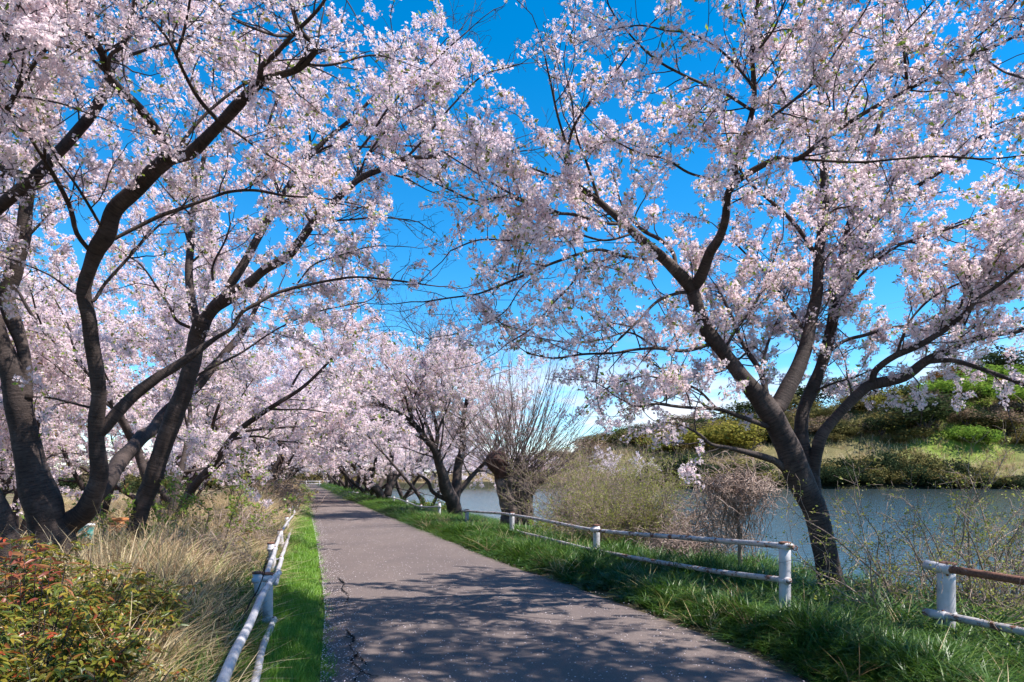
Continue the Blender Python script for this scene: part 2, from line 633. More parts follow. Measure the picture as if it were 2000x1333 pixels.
def build_ground():
    offs = np.concatenate([np.linspace(-420, -60, 14), np.linspace(-50, -12, 16), np.linspace(-11, 14, 72),
                           np.linspace(15, 60, 28), np.linspace(66, 460, 60)])
    ys = np.concatenate([np.linspace(-60, -6, 10), np.linspace(-5, 34, 74), np.linspace(35, 128, 60),
                         np.linspace(129, 262, 90), np.linspace(270, 1500, 24)])
    O, Y = np.meshgrid(offs, ys, indexing='ij')
    X = O - KP * np.minimum(Y, 300)
    Z = ground_z(X, Y)
    off = X + KP * Y
    base = np.zeros(X.shape + (3,))
    base[:] = (0.11, 0.085, 0.055)

    def paint(mask, c):
        base[:] = base * (1 - mask[..., None]) + np.array(c) * mask[..., None]
    paint(sstep(0.4, 0.0, off) * sstep(-0.9, -0.4, off), (0.045, 0.075, 0.018))
    paint(sstep(4.0, 4.4, off) * sstep(9.5, 7.5, off), (0.028, 0.045, 0.012))
    paint(sstep(-0.7, -1.4, off) * sstep(-6.5, -4.5, off), (0.16, 0.12, 0.065))
    paint(sstep(-5.5, -8.0, off) * (0.5 + 0.5 * np.clip(wob(X, Y, 0.2, 3) * 2, -1, 1)), (0.23, 0.17, 0.12))
    paint(sstep(-5.5, -8.0, off) * (0.5 + 0.5 * np.clip(wob(X, Y, 0.13, 9) * 3 - 1, -1, 1)), (0.10, 0.13, 0.04))
    shore = sstep(-4, 2, Y - pond_far(off)) * sstep(6, 10, off)
    paint(shore, (0.27, 0.21, 0.12))
    paint(shore * sstep(0.1, 0.6, wob(X, Y, 0.06, 6)) * sstep(162, 150, Y), (0.12, 0.16, 0.035))
    paint(shore * sstep(95, 112, X) * sstep(150, 154, Y) * sstep(178, 168, Y), (0.10, 0.20, 0.03))
    paint(sstep(164, 182, Y) * sstep(6, 10, off), (0.13, 0.115, 0.055))
    paint(sstep(172, 190, Y) * sstep(100, 120, X) * sstep(-0.5, 0.3, wob(X, Y, 0.05, 8) + 0.3), (0.15, 0.22, 0.035))
    paint(sstep(2.2, 1.0, Y - pond_far(off)) * sstep(6, 10, off), (0.03, 0.03, 0.018))
    paint(sstep(10.0, 11.2, off) * sstep(-1, -4, Y - pond_far(off)), (0.05, 0.05, 0.03))
    ni, nj = X.shape
    idx = np.arange(ni * nj).reshape(ni, nj)
    q = np.stack([idx[:-1, :-1], idx[1:, :-1], idx[1:, 1:], idx[:-1, 1:]], -1).reshape(-1, 4)
    me = mesh_np('ground', np.stack([X, Y, Z], -1).reshape(-1, 3), q, None, None, base.reshape(-1, 3), True)
    o = obj('ground', me, M_ground)
    o['kind'] = 'structure'
    return o


build_ground()


def path_edges(y):
    l = np.interp(y, [-10, 5, 8, 11, 20, 40, 150], [0.10, 0.12, 0.26, 0.30, 0.34, 0.30, 0.25])
    r = np.interp(y, [-10, 0, 5.3, 7, 8.6, 13.5, 20, 30, 50, 150], [3.9, 3.95, 4.02, 4.2, 4.15, 3.75, 3.7, 3.5, 3.35, 3.3])
    return l, r


def build_path():
    ys = np.concatenate([np.linspace(-10, 30, 260), np.linspace(30.4, 150, 150)])
    l, r = path_edges(ys)
    jl = rng.normal(0, 0.022, len(ys)) + 0.03 * np.sin(ys * 2.3)
    jr = rng.normal(0, 0.022, len(ys)) + 0.03 * np.sin(ys * 1.9 + 1)
    n = 16
    u = np.linspace(0, 1, n)[:, None]
    O = (l + jl)[None] * (1 - u) + (r + jr)[None] * u
    Y = np.repeat(ys[None], n, 0)
    X = O - KP * Y
    Z = 0.012 * np.sin(u * math.pi) + 0.006 * wob(X, Y, 0.7, 2)
    Z[0] -= 0.03
    Z[-1] -= 0.03
    idx = np.arange(n * len(ys)).reshape(n, -1)
    q = np.stack([idx[:-1, :-1], idx[1:, :-1], idx[1:, 1:], idx[:-1, 1:]], -1).reshape(-1, 4)
    o = obj('path', mesh_np('path', np.stack([X, Y, Z], -1).reshape(-1, 3), q, smooth=True), M_asphalt)
    o['kind'] = 'structure'
    # a crack near the left edge: a ragged dark gap filled with dirt
    m, t = new_mat('crack_dirt')
    principled(t, 0.95, 0.05, (0.018, 0.015, 0.014))
    bg_ = Bag()
    for pts in ([(676, 1233), (690, 1250), (683, 1268), (697, 1280), (686, 1296), (704, 1312), (694, 1330), (706, 1350)],
                [(690, 1283), (704, 1288), (716, 1302)], [(672, 1246), (686, 1250)], [(700, 1312), (722, 1322), (740, 1325)],
                [(660, 1130), (672, 1141), (668, 1152), (680, 1165), (676, 1180)]):
        P = []
        for px, py in pts:
            Yd = EYE * F / (py - HY)
            P.append([(px - CX) / F * Yd, Yd, 0.016])
        P = spline(P, 0.02)
        P[:, :2] += rng.normal(0, 0.006, (len(P), 2))
        wv = (0.004 + 0.012 * np.abs(np.sin(np.linspace(0.3, 8, len(P))))) * np.linspace(1, 0.5, len(P))
        T = unit(np.gradient(P, axis=0))
        S = np.stack([-T[:, 1], T[:, 0], 0 * T[:, 0]], 1)
        V = np.concatenate([P - S * wv[:, None], P + S * wv[:, None]])
        k = len(P)
        i = np.arange(k - 1)
        bg_.add(V, np.stack([i, i + 1, i + 1 + k, i + k], 1))
    obj('crack', bg_.mesh('crack'), m, o)
    # petals lying on the asphalt
    npet = 9500
    y = 4.2 + 34 * rng.random(npet) ** 1.7
    l, r = path_edges(y)
    w = rng.random(npet)
    w = np.where(rng.random(npet) < 0.45, 0.10 * rng.random(npet) ** 2.4, w)
    off = l + (r - l) * w
    x = off - KP * y
    a = rng.random(npet) * 6.28
    s = rng.uniform(0.005, 0.0105, npet)
    base = np.array([[-1, 0], [0, -0.7], [1, 0], [0, 0.7]])
    V = np.zeros((npet, 4, 3))
    V[:, :, 0] = x[:, None] + s[:, None] * (base[None, :, 0] * np.cos(a)[:, None] - base[None, :, 1] * np.sin(a)[:, None])
    V[:, :, 1] = y[:, None] + s[:, None] * (base[None, :, 0] * np.sin(a)[:, None] + base[None, :, 1] * np.cos(a)[:, None])
    V[:, :, 2] = 0.024 + rng.uniform(0, 0.005, (npet, 4))
    me = mesh_np('fallen_petals', V.reshape(-1, 3), np.arange(npet * 4).reshape(-1, 4), None, None, np.array([0.9, 0.82, 0.86]))
    p = obj('fallen_petals', me, M_petal, o)
    p['kind'] = 'stuff'


build_path()

# pond
xs = [-60, 700]
me = mesh_np('water', [(-70, -80, -0.9), (700, -80, -0.9), (700, 170, -0.9), (-70, 170, -0.9)], [[0, 1, 2, 3]])
wt = obj('water', me, M_water)
wt['kind'] = 'structure'

# ------------------------------------------------------------------ grasses


def blade_mesh(name, nb, h, spread, width, droop, seed, seg=3, dark=0.45, lean=0.35):
    r = np.random.default_rng(seed)
    V, Q, C = [], [], []
    for i in range(nb):
        a, rad = r.random() * 6.28, spread * math.sqrt(r.random())
        p0 = np.array([math.cos(a) * rad, math.sin(a) * rad, -0.03])
        da = r.random() * 6.28
        hh = h * r.uniform(0.55, 1.1)
        d = np.array([math.cos(da), math.sin(da), 0.0])
        s = np.array([-math.sin(da + 0.6), math.cos(da + 0.6), 0.0])
        k0 = len(V)
        ln, dr = lean * r.uniform(0.2, 1.2), droop * r.uniform(0.3, 1.3)
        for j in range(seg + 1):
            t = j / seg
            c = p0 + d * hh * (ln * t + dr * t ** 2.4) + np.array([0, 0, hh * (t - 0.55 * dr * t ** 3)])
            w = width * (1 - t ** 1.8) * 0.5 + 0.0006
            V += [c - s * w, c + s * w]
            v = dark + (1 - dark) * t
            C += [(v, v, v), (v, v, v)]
            if j:
                b = k0 + 2 * j
                Q.append((b - 2, b - 1, b + 1, b))
    return mesh_np(name, V, Q, None, None, np.array(C))


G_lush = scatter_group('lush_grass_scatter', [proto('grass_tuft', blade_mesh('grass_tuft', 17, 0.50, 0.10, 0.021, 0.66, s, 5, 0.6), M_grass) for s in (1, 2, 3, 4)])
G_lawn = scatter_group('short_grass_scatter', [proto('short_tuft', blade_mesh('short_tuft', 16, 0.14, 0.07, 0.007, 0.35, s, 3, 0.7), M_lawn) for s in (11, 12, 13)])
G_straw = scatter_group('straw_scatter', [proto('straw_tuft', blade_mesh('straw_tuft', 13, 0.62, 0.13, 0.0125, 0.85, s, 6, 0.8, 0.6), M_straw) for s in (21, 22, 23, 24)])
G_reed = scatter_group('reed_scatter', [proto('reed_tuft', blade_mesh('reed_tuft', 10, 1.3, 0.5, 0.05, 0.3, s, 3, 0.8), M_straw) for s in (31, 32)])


def spread(n, offr, yr, pw=1.0, dens=None):
    y = yr[0] + (yr[1] - yr[0]) * rng.random(n) ** pw
    off = rng.uniform(offr[0], offr[1], n)
    if dens is not None:
        k = rng.random(n) < dens(off, y)
        y, off = y[k], off[k]
    x = off - KP * y
    return x, y, off


def sow(name, group, x, y, scl, tilt=0.15, dz=0.0):
    z = ground_z(x, y) + dz
    rot = np.stack([rng.normal(0, tilt, len(x)), rng.normal(0, tilt, len(x)), rng.random(len(x)) * 6.28], 1)
    s = np.asarray(scl)
    return scatter(name, group, np.stack([x, y, z], 1), rot, s)


# lush verge on the river side, knee high near the fence, thin at the path edge
x, y, off = spread(24000, (3.7, 8.6), (3.6, 46), 1.9)
l_, r_ = path_edges(y)
d = off - r_
k = (d > 0.0 + 0.10 * wob(x, y, 2.0, 3)) & (rng.random(len(x)) < 0.25 + 0.75 * sstep(0.0, 0.5, d))
x, y, d = x[k], y[k], d[k]
h = (1 - 0.36 * sstep(9.0, 7.6, y) * sstep(0.5, 1.3, d)) * np.interp(y, [3, 7, 12, 20, 30], [1.0, 0.85, 0.80, 0.60, 0.45]) * (0.36 + 0.42 * sstep(0.02, 0.7, d) + 0.45 * sstep(1.2, 1.9, d)) * (0.9 + 0.45 * wob(x, y, 1.3, 1)) * (0.75 + 0.5 * rng.random(len(x)))
wd = np.clip(0.85 + 0.045 * (y - 8), 0.85, 2.6)
sow('verge_grass', G_lush, x, y, np.stack([wd, wd, h], 1), 0.12)
x, y, off = spread(2600, (3.5, 6.6), (46, 135), 1.2)
sow('distant_verge_grass', G_lush, x, y, np.stack([np.full(len(x), 3.6), np.full(len(x), 3.6), rng.uniform(0.18, 0.36, len(x))], 1))
G_clump = scatter_group('grass_clump_scatter', [proto('grass_clump', blade_mesh('grass_clump', 34, 0.68, 0.13, 0.027, 0.95, s, 6, 0.55, 0.5), M_grass) for s in (5, 6, 7)])
x, y, off = spread(2300, (4.5, 8.4), (3.6, 34), 1.5)
k = (off - path_edges(y)[1] > 0.35) & (rng.random(len(x)) < 0.25 + 0.75 * sstep(0.3, 1.5, off - path_edges(y)[1]))
x, y, off = x[k], y[k], off[k]
s_ = rng.uniform(0.55, 1.1, len(x)) * np.interp(y, [3, 8, 14, 30], [0.85, 0.95, 0.8, 0.5]) * (0.62 + 0.55 * sstep(5.3, 6.4, off))
sow('strap_leaved_clumps', G_clump, x, y, s_, 0.1)
x, y, off = spread(420, (3.9, 7.6), (3.6, 30), 1.5)
k = off > path_edges(y)[1] + 0.05
x, y = x[k], y[k]
sow('dead_verge_blades', G_straw, x, y, np.stack([np.full(len(x), 0.8), np.full(len(x), 0.8), rng.uniform(0.25, 0.7, len(x))], 1), 0.3)
# short bright strip between path and left fence
x, y, off = spread(15000, (-0.62, 0.42), (2.4, 40), 1.8)
l_, r_ = path_edges(y)
d = l_ - off
k = (d > -0.03 + 0.10 * wob(x, y, 3.0, 7) + 0.05 * wob(x, y, 9.0, 2)) & (rng.random(len(x)) < 0.35 + 0.65 * sstep(0, 0.2, d))
x, y, d = x[k], y[k], d[k]
wd = np.clip(0.9 + 0.05 * (y - 5), 0.9, 3)
h = (0.6 + 0.9 * sstep(0.0, 0.5, d)) * (0.7 + 0.6 * rng.random(len(x))) * (1 + 0.3 * wob(x, y, 1.1, 5))
sow('left_strip_grass', G_lawn, x, y, np.stack([wd, wd, h], 1))
x, y, off = spread(900, (-0.5, 0.4), (40, 130), 1.2)
sow('distant_strip_grass', G_lawn, x, y, np.stack([np.full(len(x), 4), np.full(len(x), 4), rng.uniform(1, 2, len(x))], 1))
# dry straw behind the left fence
x, y, off = spread(10500, (-3.6, -0.62), (3.4, 60), 1.7, lambda o, y: (0.35 + 0.65 * sstep(-3.6, -1.4, o)) * (1 - 0.8 * sstep(-1.1, -1.5, o) * sstep(7.0, 6.0, y)))
wd = np.clip(0.9 + 0.03 * (y - 5), 0.9, 2.5)
h = (0.40 + 1.0 * sstep(-0.6, -1.6, off) - 0.45 * sstep(-2.1, -3.2, off)) * (1 - 0.35 * sstep(-1.0, -1.5, off) * sstep(7.0, 6.0, y)) * rng.uniform(0.6, 1.25, len(x)) * (1 + 0.25 * wob(x, y, 0.8, 2))
sow('dry_grass', G_straw, x, y, np.stack([wd, wd, h], 1), 0.28)
x, y, off = spread(3200, (-2.6, -0.55), (3.0, 26), 1.7)
sow('tall_grass_behind_left_fence', G_lush, x, y, np.stack([np.full(len(x), 0.7), np.full(len(x), 0.7), rng.uniform(0.5, 1.1, len(x))], 1), 0.2)
# rough field and low growth beyond the left trees
x, y, off = spread(3500, (-22, -4), (7, 70), 1.2)
sow('field_grass', G_straw, x, y, np.stack([np.full(len(x), 1.8), np.full(len(x), 1.8), rng.uniform(0.25, 0.7, len(x))], 1), 0.3)
# reeds on the far bank
n = 5200
x = rng.uniform(-60, 190, n)
y = pond_far(x + KP * 146) + 2 + 18 * rng.random(n) ** 1.3
k = np.abs(x - 40) < 400
sow('far_bank_reeds', G_reed, x, y, np.stack([np.full(n, 1.5), np.full(n, 1.5), rng.uniform(0.6, 1.5, n)], 1), 0.2)

# rough dry growth over the far hillside
n = 7000
x = rng.uniform(-20, 190, n)
y = rng.uniform(166, 232, n)
k = rng.random(n) < 0.35 + 0.65 * sstep(-0.3, 0.5, wob(x, y, 0.09, 4))
x, y = x[k], y[k]
n = len(x)
sow('hillside_scrub_grass', G_reed, x, y, np.stack([np.full(n, 2.2), np.full(n, 2.2), rng.uniform(0.6, 2.4, n)], 1), 0.3)
# ------------------------------------------------------------------ pipe fences


def ring_band(bag, c, r, h, K=14):
    bag.tube([np.array(c) - [0, 0, h / 2], np.array(c), np.array(c) + [0, 0, h / 2]], r, K)


def add_post(root, top, r, base_z, mat, lean=(0, 0), cap=True, org=None):
    """A round steel post with a slightly wider rusty cap."""
    b = Bag()
    top = np.asarray(top, float)
    bot = np.array([top[0] + lean[0], top[1] + lean[1], base_z - 0.25])
    pts = [bot + (top - bot) * t for t in np.linspace(0, 1, 7)]
    b.tube([p - org for p in pts], [r] * 7, 16)
    p = obj('post', b.mesh('post', True), mat, root)
    c = Bag()
    c.tube([top - org + [0, 0, z] for z in (-0.004, 0.016, 0.021)], [r * 1.07, r * 1.07, r * 0.6], 16)
    obj('cap', c.mesh('cap', False), M_rust, p)
    return p


def add_rail(root, pts, r, mat, org, sag=0.0):
    P = spline(pts, 0.10)
    n = len(P)
    P = P + np.stack([0.004 * np.sin(np.arange(n) * 0.31), 0.004 * np.cos(np.arange(n) * 0.23), 0.004 * np.sin(np.arange(n) * 0.17 + 1)], 1)
    b = Bag()
    b.tube(P - org, [r] * n, 12)
    return obj('rail', b.mesh('rail', True), mat, root)


def add_clamp(root, p, d, r, post_c, post_r, mat, org, ln=0.16):
    """Sleeve round the rail with its strap to the post and two bolts."""
    d = unit(np.asarray(d, float))
    b = Bag()
    b.tube([p - d * ln / 2 - org, p - d * ln * 0.4 - org, p + d * ln * 0.4 - org, p + d * ln / 2 - org], [r * 1.12, r * 1.28, r * 1.28, r * 1.12], 12)
    pc = np.array([post_c[0], post_c[1], p[2]])
    ring_band(b, pc - org, post_r * 1.13, 0.045)
    b.tube([p - org, (p + pc) / 2 - org, pc - org], [0.016] * 3, 6)
    c = obj('clamp', b.mesh('clamp', True), mat, root)
    for s in (-0.28, 0.28):
        q = Bag()
        bc = p + d * ln * s - org
        q.tube([bc + [0, 0, -r * 1.7], bc + [0, 0, -r * 0.9], bc + [0, 0, r * 1.5]], [0.011, 0.011, 0.011], 6)
        obj('bolt', q.mesh('bolt'), M_rust, c)
    return c


def fence(label, posts, rails, post_r, rail_r, mats, ring=None):
    """posts: (px, py_top, Y, dx_lean); rails: (list of (px,py,Y), material); clamps where rails pass posts."""
    T = [at(p[0], p[1], p[2]) for p in posts]
    org = np.array([T[0][0], T[0][1], gz(T[0][0], T[0][1])])
    root = thing('pipe_fence', label, 'fence', org)
    for p, t in zip(posts, T):
        add_post(root, t, post_r, gz(t[0], t[1]), mats, (p[3] if len(p) > 3 else 0, 0), org=org)
    for pts, mt in rails:
        P = [at(*q) for q in pts]
        add_rail(root, P, rail_r, mt, org)
        S = spline(P, 0.05)
        for t in T:
            i = int(np.argmin(np.linalg.norm(S[:, :2] - t[:2], axis=1)))
            if np.linalg.norm(S[i, :2] - t[:2]) < 0.45:
                j = min(max(i, 2), len(S) - 3)
                add_clamp(root, S[i], S[j + 2] - S[j - 2], rail_r, (t[0], t[1]), post_r, mats, org)
    return root, org


# river side, main section: two rails, the far half of the lower rail lost in grass
fR, oR = fence('worn white pipe fence with peeling top rail before the leaning right cherry',
               [(1533, 1062, 7.5), (1165, 1027, 12.33), (1000, 1002, 17.3), (912, 996, 22.1)],
               [([(1547, 1069, 7.36), (1360, 1052, 9.4), (1165, 1036, 12.2), (1000, 1006, 17.2), (903, 998, 22.4)], M_paint_worn),
                ([(1542, 1136, 7.4), (1360, 1110, 9.4), (1165, 1076, 12.2), (1010, 1038, 17.0)], M_paint_worn)], 0.062, 0.034, M_paint)
# eye bolt on the end post
eb = Bag()
c0 = at(1553, 1071, 7.48)
a = np.linspace(0, 2 * math.pi, 15)
eb.tube([c0 - oR + [0.025 * math.cos(t), 0, 0.025 * math.sin(t)] for t in a], 0.007, 6)
eb.tube([at(1536, 1071, 7.45) - oR, c0 - oR - [0.025, 0, 0]], 0.008, 6)
obj('eye_bolt', eb.mesh('eye_bolt', True), M_rust, fR)
# river side, near right: rusty top rail, set back
fence('short white pipe fence with bare rusty top rail at the right edge',
      [(1848, 1102, 6.4), (2190, 1130, 5.0)],
      [([(1842, 1111, 6.36), (2000, 1136, 5.65), (2330, 1186, 4.55)], M_rust), ([(1806, 1196, 6.5), (2000, 1235, 5.65), (2330, 1300, 4.55)], M_paint_worn)],
      0.078, 0.036, M_paint)
tw = Bag()
P = spline([at(1808, 1103, 6.5), at(1826, 1107, 6.42), at(1846, 1111, 6.34), at(1856, 1113, 6.3)], 0.03)
fq = [o for o in SC.objects if o.name.startswith('pipe_fence')][-1]
tw.tube(P - np.array(fq.location), 0.046, 12)
obj('sleeve', tw.mesh('sleeve', True), M_paint, fq)
# river side, far wavy section
fence('wavy white pipe fence beside the forked cherry tree past the gap',
      [(858, 983, 27.0), (822, 986, 31.0), (795, 977, 35.5), (769, 970, 40.5), (738, 966, 47)],
      [([(860, 990, 26.9), (822, 990, 31), (795, 981, 35.5), (769, 973, 40.5), (738, 969, 47), (715, 965, 53)], M_paint),
       ([(858, 1011, 26.9), (822, 1006, 31), (795, 993, 35.5), (769, 983, 40.5), (755, 979, 43)], M_paint)], 0.060, 0.036, M_paint)
fence('far white pipe fence with tilted end posts under the round cherry trees',
      [(698, 961, 56, -0.25), (691, 959, 58, -0.3), (682, 960, 62, -0.3), (674, 959, 67, -0.2), (666, 957, 73), (655, 953, 84)],
      [([(700, 963, 55.6), (691, 962, 58), (682, 962, 62), (674, 961, 67), (666, 958, 73), (655, 955, 84), (640, 951, 100)], M_paint),
       ([(697, 968, 56), (690, 967, 58), (682, 967, 62), (674, 966, 67), (666, 962, 73)], M_paint)], 0.060, 0.04, M_paint)
# left side: near section and the long wavering far section
fence('white pipe fence running out of the picture beside the near left grass strip',
      [(523, 1122, 6.9), (300, 1370, 1.9)],
      [([(545, 1120, 7.15), (528, 1136, 6.75), (490, 1210, 4.95), (435, 1333, 3.3), (330, 1570, 2.1)], M_paint),
       ([(535, 1210, 7.0), (515, 1262, 5.7), (496, 1333, 4.6), (440, 1530, 2.9)], M_paint)], 0.050, 0.029, M_paint)
fence('wavering white pipe fence with rusty capped posts along dry grass',
      [(503, 1120, 7.25, 0.10), (529, 1062, 10.5, 0.08), (547, 1036, 14, 0.06), (560, 1010, 19, 0.05), (565, 992, 24), (571, 980, 30), (578, 966, 40), (583, 956, 56)],
      [([(518, 1127, 7.5), (530, 1096, 9.0), (541, 1062, 11.5), (549, 1040, 14.5), (563, 1018, 19), (575, 1001, 24), (571, 985, 30), (581, 967, 40), (586, 956, 56)], M_paint),
       ([(538, 1140, 7.7), (549, 1093, 10.5), (558, 1066, 13.4), (567, 1040, 18), (577, 1019, 23), (580, 995, 30), (585, 975, 40), (588, 960, 56)], M_paint)],
      0.052, 0.030, M_paint)

# barrier across the far end of the path
gp = at(598, 947, 118)
g_root = thing('barrier_gate', 'low white barrier across the far end of the path', 'gate', (gp[0], gp[1], 0))
for dx in (-2.3, 0.0, 2.3):
    b = Bag()
    b.tube([(dx, 0, -0.2), (dx, 0, 0.4), (dx, 0, 0.95)], 0.08, 8)
    obj('post', b.mesh('post'), M_paint, g_root)
for z in (0.45, 0.85):
    b = Bag()
    b.tube([(-2.6, 0, z), (0, 0.02, z), (2.6, 0, z)], 0.06, 8)
    obj('rail', b.mesh('rail'), M_paint, g_root)
# ------------------------------------------------------------------ blossom clusters and growth


def frame_for(d, r):
    d = unit(d)
    a = np.array([0, 0, 1.0]) if abs(d[2]) < 0.85 else np.array([1.0, 0, 0])
    u = unit(np.cross(d, a))
    v = np.cross(d, u)
    t = r.random() * 6.28
    return d, u * math.cos(t) + v * math.sin(t), v * math.cos(t) - u * math.sin(t)


def cluster_mesh(name, seed, nfl=9, R=0.045, fr=0.0185, leaves=0):
    r = np.random.default_rng(seed)
    V, Q, C = [], [], []
    for i in range(nfl):
        d = r.normal(size=3)
        d[2] -= 0.15
        d, u, v = frame_for(d, r)
        c = d * R * r.uniform(0.55, 1.0)
        d, u, v = frame_for(d + 0.5 * r.normal(size=3), r)
        w = r.uniform(0.88, 1.04)
        b = len(V)
        V.append(c)
        C.append((0.80 * w, 0.60 * w, 0.65 * w))
        s = fr * r.uniform(0.85, 1.1)
        for p in range(5):
            a = p * 2 * math.pi / 5
            for da, rr, up in ((-0.50, 0.62, 0.22), (0.0, 1.0, 0.34), (0.50, 0.62, 0.22)):
                e = u * math.cos(a + da) + v * math.sin(a + da)
                V.append(c + (e * rr + d * up * r.uniform(0.6, 1.2)) * s)
                C.append((0.94 * w, 0.86 * w, 0.89 * w) if rr < 1 else (0.95 * w, 0.89 * w, 0.915 * w))
            k = b + 1 + p * 3
            Q.append((b, k, k + 1, k + 2))
    nf = len(Q)
    for i in range(leaves):
        d = unit(r.normal(size=3) + [0, 0, 0.8])
        s = unit(np.cross(d, r.normal(size=3)))
        n = np.cross(d, s)
        c = d * 0.02
        ln, w = r.uniform(0.05, 0.08), r.uniform(0.011, 0.018)
        k = len(V)
        V += [c, c + d * ln * 0.5 - s * w + n * 0.006, c + d * ln, c + d * ln * 0.5 + s * w + n * 0.006]
        C += [(0.5, 0.5, 0.5)] * 4
        Q.append((k, k + 1, k + 2, k + 3))
    me = mesh_np(name, V, Q, None, None, np.array(C))
    me.materials.append(M_petal)
    me.materials.append(M_young)
    mi = np.zeros(len(Q), dtype=np.int32)
    mi[nf:] = 1
    me.polygons.foreach_set('material_index', mi)
    return me


CL_MESH = [cluster_mesh('blossom_cluster', 100 + i, 8 + i % 4, 0.046, 0.0195, [0, 0, 1, 1, 0, 2][i]) for i in range(6)]
G_bloom = scatter_group('blossom_scatter', [proto('blossom_cluster_kind', m, M_petal) for m in CL_MESH])


def puff_mesh(name, seed, n=16, R=0.15):
    """For trees tens of metres off: petals of several clusters as small leaf-sized faces."""
    r = np.random.default_rng(seed)
    V, Q, C = [], [], []
    for i in range(n):
        c = r.normal(size=3) * R * 0.5
        d, u, v = frame_for(r.normal(size=3), r)
        s = r.uniform(0.025, 0.05)
        k = len(V)
        V += [c - u * s, c - v * s + d * s * 0.3, c + u * s, c + v * s + d * s * 0.3]
        w = r.uniform(0.86, 1.0)
        C += [(0.94 * w, 0.86 * w, 0.89 * w)] * 4
        Q.append((k, k + 1, k + 2, k + 3))
    return mesh_np(name, V, Q, None, None, np.array(C))


G_puff = scatter_group('far_blossom_scatter', [proto('blossom_puff', puff_mesh('blossom_puff', 200 + i), M_petal) for i in range(4)])


